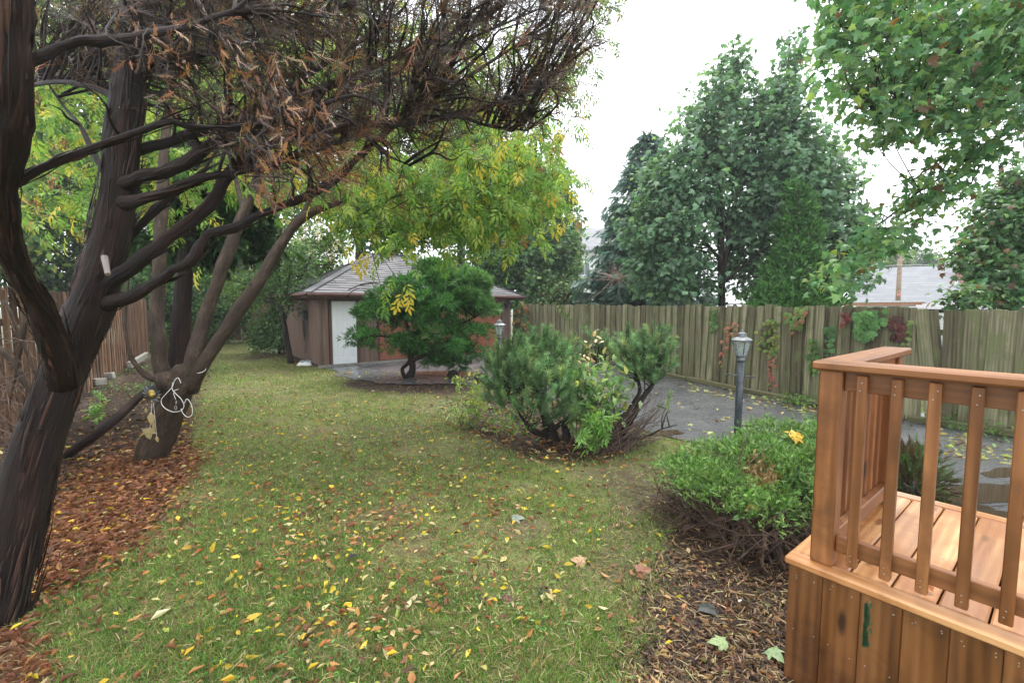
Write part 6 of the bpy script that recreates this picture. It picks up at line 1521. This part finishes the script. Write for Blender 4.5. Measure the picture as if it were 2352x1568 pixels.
V = b0[:, None] + X[:, None] * (TV[None, :, 0:1] * hgt[:, None, None]) + Yv[:, None] * (TV[None, :, 1:2] * wd[:, None, None]) + Zv[:, None] * (TV[None, :, 2:3] * hgt[:, None, None])
gc = shade([(.14, .27, .055), (.19, .32, .08), (.09, .18, .04), (.38, .35, .17), (.25, .18, .09)], [2.8, 2.8, 1.6, 1.9, .9], n, .2)
A = Acc(); A.add(V.reshape(-1, 3), (BLADE[1][None] + (np.arange(n) * 5)[:, None, None]).reshape(-1, 3), None, np.repeat(gc, 5, 0)); props(A.put("grass", LEAF), kind="stuff")
# old straw and thatch lying in the turf
x, y = ground_samples(26000, 1.8, 12, 1.3); keep = ~on_drive(x, y); x, y = x[keep], y[keep]
dk_in = ((x - DC[0]) * e1[0] + (y - DC[1]) * e1[1] > -.02) & ((x - DC[0]) * e2[0] + (y - DC[1]) * e2[1] > -.02) & (y < 3.5); x, y = x[~dk_in], y[~dk_in]; n = len(x)
STR = (np.array([[-.5, .02, 0], [-.5, -.02, 0], [0, .025, .06], [0, -.025, .06], [.5, 0, 0]], float), np.array([[0, 1, 2], [1, 3, 2], [2, 3, 4]]))
A = Acc(); A.leaves(STR, np.stack([x, y, np.maximum(ground_z(x, y), 0) + .006 + .022 * rng.random(n)], -1), rng.normal(size=(n, 3)) * np.array([1, 1, .25]), Z3 + rdir(n) * .5, (.03 + .06 * rng.random(n)) * (.8 + .07 * y), shade([(.36, .28, .14), (.22, .14, .07), (.12, .07, .04), (.45, .38, .2)], [3, 3, 2, 1.5], n)); props(A.put("thatch", DRYLEAF), kind="stuff")
# clover and small broad weeds in the turf
x, y = ground_samples(9000, 1.8, 9, 1.2); keep = ~on_drive(x, y); x, y = x[keep], y[keep]; sw, rw = weights(x, y); cl = np.sin(x * 3.1 + 2) * np.sin(y * 2.7 + x) > .05; keep = (np.maximum(sw, rw) < .5) & cl; x, y = x[keep], y[keep]; n = len(x)
A = Acc(); A.leaves(OVATE, np.stack([x, y, ground_z(x, y) + .02 + .02 * rng.random(n)], -1), rdir(n) * np.array([1, 1, .3]), Z3 + rdir(n) * .4, .018 + .016 * rng.random(n), shade([(.14, .27, .07), (.2, .33, .1)], [1, 1], n)); props(A.put("lawn_weeds", LEAF), kind="stuff")

LEAFC = OVATE[0].copy(); LEAFC[:, 1] *= 1.05; LEAFC[[1, 2], 2] = .16; LEAFC[[5, 6], 2] = .10; LEAFC[4, 2] = .05; CURL = (LEAFC, OVATE[1])
LEAFD = OVATE[0].copy(); LEAFD[:, 1] *= .75; LEAFD[[1, 2], 2] = .28; LEAFD[[5, 6], 2] = .2; LEAFD[4, 2] = .18; ROLL = (LEAFD, OVATE[1])
def litter(name, x, y, sz, cols, w, lift=.012, tpl=CURL, tilt=.3):
    n = len(x); A = Acc(); N = Z3 + rng.normal(size=(n, 3)) * tilt; N[:, 2] *= np.where(rng.random(n) < .3, -1, 1)
    h = n // 2
    zz = np.where(on_drive(x, y), .018, np.maximum(ground_z(x, y), 0)); P = np.stack([x, y, zz + lift + .012 * rng.random(n)], -1); X = np.stack([rng.normal(size=n), rng.normal(size=n), rng.normal(size=n) * .15], -1); S = sz * (.42 + 1.0 * rng.random(n) ** 1.4); c = shade(cols, w, n)
    A.leaves(tpl, P[:h], X[:h], N[:h], S[:h], c[:h]); A.leaves(ROLL, P[h:], X[h:], N[h:], S[h:], c[h:])
    props(A.put(name, DRYLEAF), kind="stuff")
YEL, PALE, ORG, BRN, RED = (.60, .43, .05), (.55, .45, .24), (.38, .18, .065), (.15, .075, .04), (.20, .078, .038)
x, y = ground_samples(22000, 1.8, 14, 1.2, 1.15); keep = ~on_drive(x, y); x, y = x[keep], y[keep]
px, py = to_px(np.stack([x, y, 0 * x], -1)); dens = np.exp(-((px - 800) / 520) ** 2) * np.clip(1.15 - np.abs(py - 1130) / 430, .18, 1); keep = clus = .5 + .6 * np.clip(np.sin(x * 2.1 + 1.7 * np.sin(y * 1.3)) * np.sin(y * 2.6 + x) + .35, 0, 1); keep = rng.random(len(x)) < dens * clus; x, y = x[keep], y[keep]
litter("fallen_leaves", x, y, .056, [YEL, PALE, ORG, BRN, RED, (.42, .45, .12)], [2.0, 1.5, 3.0, 1.8, 2.0, .5], .022, tilt=.42)
q = np.vstack([sample_poly(LITTER_A, 5600), sample_poly([(150, 1000), (330, 1000), (450, 900), (470, 1040), (330, 1060), (170, 1120)], 500), sample_poly(LITTER_B, 1000)]); q += rng.normal(size=q.shape) * (8 + 75 * rng.random((len(q), 1)) ** 4); g = np.array([G(*v) for v in q])
litter("leaf_litter", g[:, 0], g[:, 1], .062, [RED, (.25, .11, .055), (.14, .052, .03), ORG, YEL, BRN], [4, 3, 2.5, 1.2, .35, 1.5], .015, tilt=.45)
q = sample_poly([(-60, 1000), (60, 960), (240, 890), (330, 835), (480, 820), (490, 860), (455, 930), (445, 1040), (330, 1050), (150, 1130), (60, 1200)], 1500); g = np.array([G(*v) for v in q])
litter("bed_litter", g[:, 0], g[:, 1], .085, [(.06, .035, .025), (.11, .065, .04), BRN, (.3, .2, .1), PALE, YEL], [4, 3, 2, .7, .35, .4], .012, tilt=.4)
q = np.vstack([sample_poly(MULCH_R[:7] + [(1840, 1750), (1840, 1260), (1560, 1070)], 3600), sample_poly(PINE_BED, 500), sample_poly(JUNIPER_BED, 320)]); q += rng.normal(size=q.shape) * np.array([34, 16]); g = np.array([G(*v) for v in q]); 
inD = ((g[:, 0] - DC[0]) * e1[0] + (g[:, 1] - DC[1]) * e1[1] > -.02) & ((g[:, 0] - DC[0]) * e2[0] + (g[:, 1] - DC[1]) * e2[1] > -.02) & (g[:, 1] < 3.4); g = g[~inD & ~on_drive(g[:, 0], g[:, 1])]
litter("mulch_litter", g[:, 0], g[:, 1], .040, [(.05, .03, .022), (.10, .055, .035), (.17, .085, .045), (.32, .19, .095), (.42, .27, .12), (.2, .2, .08)], [4, 3, 2.4, 1.3, .7, .5], .010, tilt=.5)
# bark chips and straws of dead juniper
k = 2600; gi = g[rng.integers(len(g), size=k)] + rng.normal(size=(k, 3)) * np.array([.05, .05, 0]); A = Acc(); CH = (np.array([[-.5, .07, 0], [-.5, -.07, 0], [.5, .05, .02], [.5, -.05, .02], [0, 0, .07]], float), np.array([[0, 1, 4], [1, 3, 4], [3, 2, 4], [2, 0, 4]]))
A.leaves(CH, gi + Z3 * .014, np.stack([rng.normal(size=k), rng.normal(size=k), rng.normal(size=k) * .12], -1), Z3 + rng.normal(size=(k, 3)) * .3, .035 + .07 * rng.random(k) ** 2, shade([(.055, .032, .022), (.12, .065, .04), (.28, .17, .08), (.38, .26, .13)], [4, 3, 1.6, 1], k)); props(A.put("bark_chips", DRYLEAF), kind="stuff")
q = sample_poly(PINE_BED, 1000) + rng.normal(size=(1000, 2)) * np.array([22, 9]); g3 = np.array([G(*v) for v in q]); g3 = g3[~on_drive(g3[:, 0], g3[:, 1])]
litter("pine_bed_litter", g3[:, 0], g3[:, 1], .08, [RED, ORG, BRN, (.08, .045, .03), PALE], [3, 2, 2.5, 2.5, .5], .014, tilt=.4)
# leaves blown onto the drive
q = np.vstack([sample_poly([(1560, 875), (1880, 930), (1880, 960), (1560, 895)], 150), sample_poly([(1480, 900), (1880, 960), (1880, 1000), (1500, 1000)], 40), sample_poly([(2150, 985), (2352, 1010), (2352, 1080), (2150, 1050)], 90), sample_poly([(770, 850), (1150, 860), (1150, 880), (800, 868)], 60)]); g = np.array([G(*v) for v in q])
litter("drive_leaves", g[:, 0], g[:, 1], .09, [(.45, .45, .16), (.4, .3, .1), (.3, .36, .14), BRN, PALE], [3, 2, 2, 1.5, 1], .006, MAPLE, .12)
# single leaves that stand out
SL = [(485, 1278, "bright yellow oval leaf upright in the grass left of centre", OVATE, YEL, .085, (.3, .1, .9), (0, -1, .4)), (932, 1412, "cream leaf lying flat in the grass near the picture's bottom", CURL, (.78, .70, .42), .08, (.2, 1, .1), (0, 0, 1)),
      (560, 1440, "golden leaf tilted in the grass at the lower left", OVATE, (.68, .42, .06), .1, (.7, .8, .1), (-.2, -.5, 1)), (685, 1477, "yellow leaf near the bottom edge of the lawn", OVATE, YEL, .075, (1, .3, .1), (0, -.4, 1)),
      (1462, 1322, "curled russet maple leaf at the mulch's left edge", MAPLE, (.26, .12, .075), .12, (1, .2, .1), (.1, -.5, 1)), (1345, 1302, "pale brown crumpled leaf in the grass right of centre", MAPLE, (.42, .26, .15), .11, (-1, .3, .2), (0, -.4, 1)),
      (1625, 1418, "dark wet maple leaf lying on the mulch", MAPLE, (.045, .05, .045), .12, (.4, 1, .05), (0, -.1, 1)), (1672, 1490, "pale green maple leaf on the mulch by the deck skirt", MAPLE, (.26, .34, .16), .105, (-1, .2, .05), (.1, -.2, 1)), (1765, 1500, "second pale green maple leaf, against the deck skirt", MAPLE, (.24, .33, .17), .10, (.2, -1, .1), (-.2, -.4, 1)),
      (1175, 1198, "grey-green leaf lying on bare earth mid-lawn", MAPLE, (.22, .26, .22), .12, (1, .1, .05), (0, -.2, 1)), (1240, 1385, "dark blue-grey leaf standing in the lawn right of centre", CURL, (.06, .075, .075), .1, (.3, .9, .3), (-1, 0, .4)), (795, 1292, "small blackish leaf in the grass, middle of the lawn", CURL, (.035, .03, .03), .09, (1, .4, .1), (0, 0, 1)),
      (1155, 1392, "dark brown curled leaf in the grass below the mid-lawn bare patch", MAPLE, (.12, .06, .04), .09, (1, .3, .2), (0, -.6, 1)), (1695, 1392, "tiny white scrap on the mulch left of the deck", CURL, (.75, .76, .76), .03, (1, .3, .2), (0, 0, 1)), (345, 1435, "narrow whitish leaf lying in the grass lower left", ROLL, (.72, .66, .45), .1, (.8, .7, .1), (0, 0, 1))]
for px, py, lb, tpl, c, sz, X, N in SL:
    p = G(px, py) + Z3 * .03; o = leaf_obj(None, leaf_mesh("fallen_leaf", tpl, c, DRYLEAF), p, X, N, sz, "fallen_leaf" if "scrap" not in lb else "paper_scrap"); props(o, lb, "leaf" if "scrap" not in lb else "scrap", "single fallen leaves" if "scrap" not in lb else None)
for px, py, y_, lb, tpl, c, sz in ((1815, 1003, 4.0, "yellow maple leaf caught on the spreading juniper's top", MAPLE, (.66, .40, .05), .16), (1855, 1050, 3.95, "long tan leaf lying on the spreading juniper's right side", ROLL, (.55, .33, .18), .15), (1712, 1170, 3.15, "yellow oval leaf resting on the spreading juniper's front", CURL, (.66, .42, .07), .11)):
    p = D(px, py, y_); o = leaf_obj(None, leaf_mesh("fallen_leaf", tpl, c, DRYLEAF), p, (1, .2, .1), (0, -.7, 1), sz, "fallen_leaf"); props(o, lb, "leaf", "single fallen leaves")
p = dk(.505, .15, .012); o = leaf_obj(None, leaf_mesh("fallen_leaf", CURL, (.40, .12, .03), DRYLEAF), p, (.3, 1, .3), (0, -.6, 1), .05, "fallen_leaf"); props(o, "small orange leaf on the deck boards under the third baluster gap", "leaf", "single fallen leaves")

n = 70; sd_ = rng.random(n) * 1.5 + .1; td_ = .1 + rng.random(n) * 1.2
P = np.array([dk(a_, b_, .004 + .004 * rng.random()) for a_, b_ in zip(sd_, td_)])
A = Acc(); A.leaves(STR, P, rng.normal(size=(n, 3)) * np.array([1, 1, .1]), Z3 + rdir(n) * .3, .012 + .03 * rng.random(n), shade([(.10, .05, .03), (.2, .11, .05), (.05, .035, .03)], [2, 1, 1], n)); props(A.put("deck_crumbs", DRYLEAF), kind="stuff")

# ------------------------------------------------------------------ thin haze added to lift the far trees, standing in for lens flare
m = bpy.data.materials.new("flare_haze"); m.use_nodes = True; nt = m.node_tree; nt.nodes.clear()
o_ = nt.nodes.new("ShaderNodeOutputMaterial"); pv = nt.nodes.new("ShaderNodeVolumePrincipled")
pv.inputs["Color"].default_value = (.90, .95, 1.0, 1); pv.inputs["Density"].default_value = .0015; pv.inputs["Anisotropy"].default_value = .3
nt.links.new(pv.outputs[0], o_.inputs["Volume"])
A = Acc(); A.box((0, 350, 14), (820, 1120, 30.2)); hz = A.put("haze", m); hz["kind"] = "stuff"
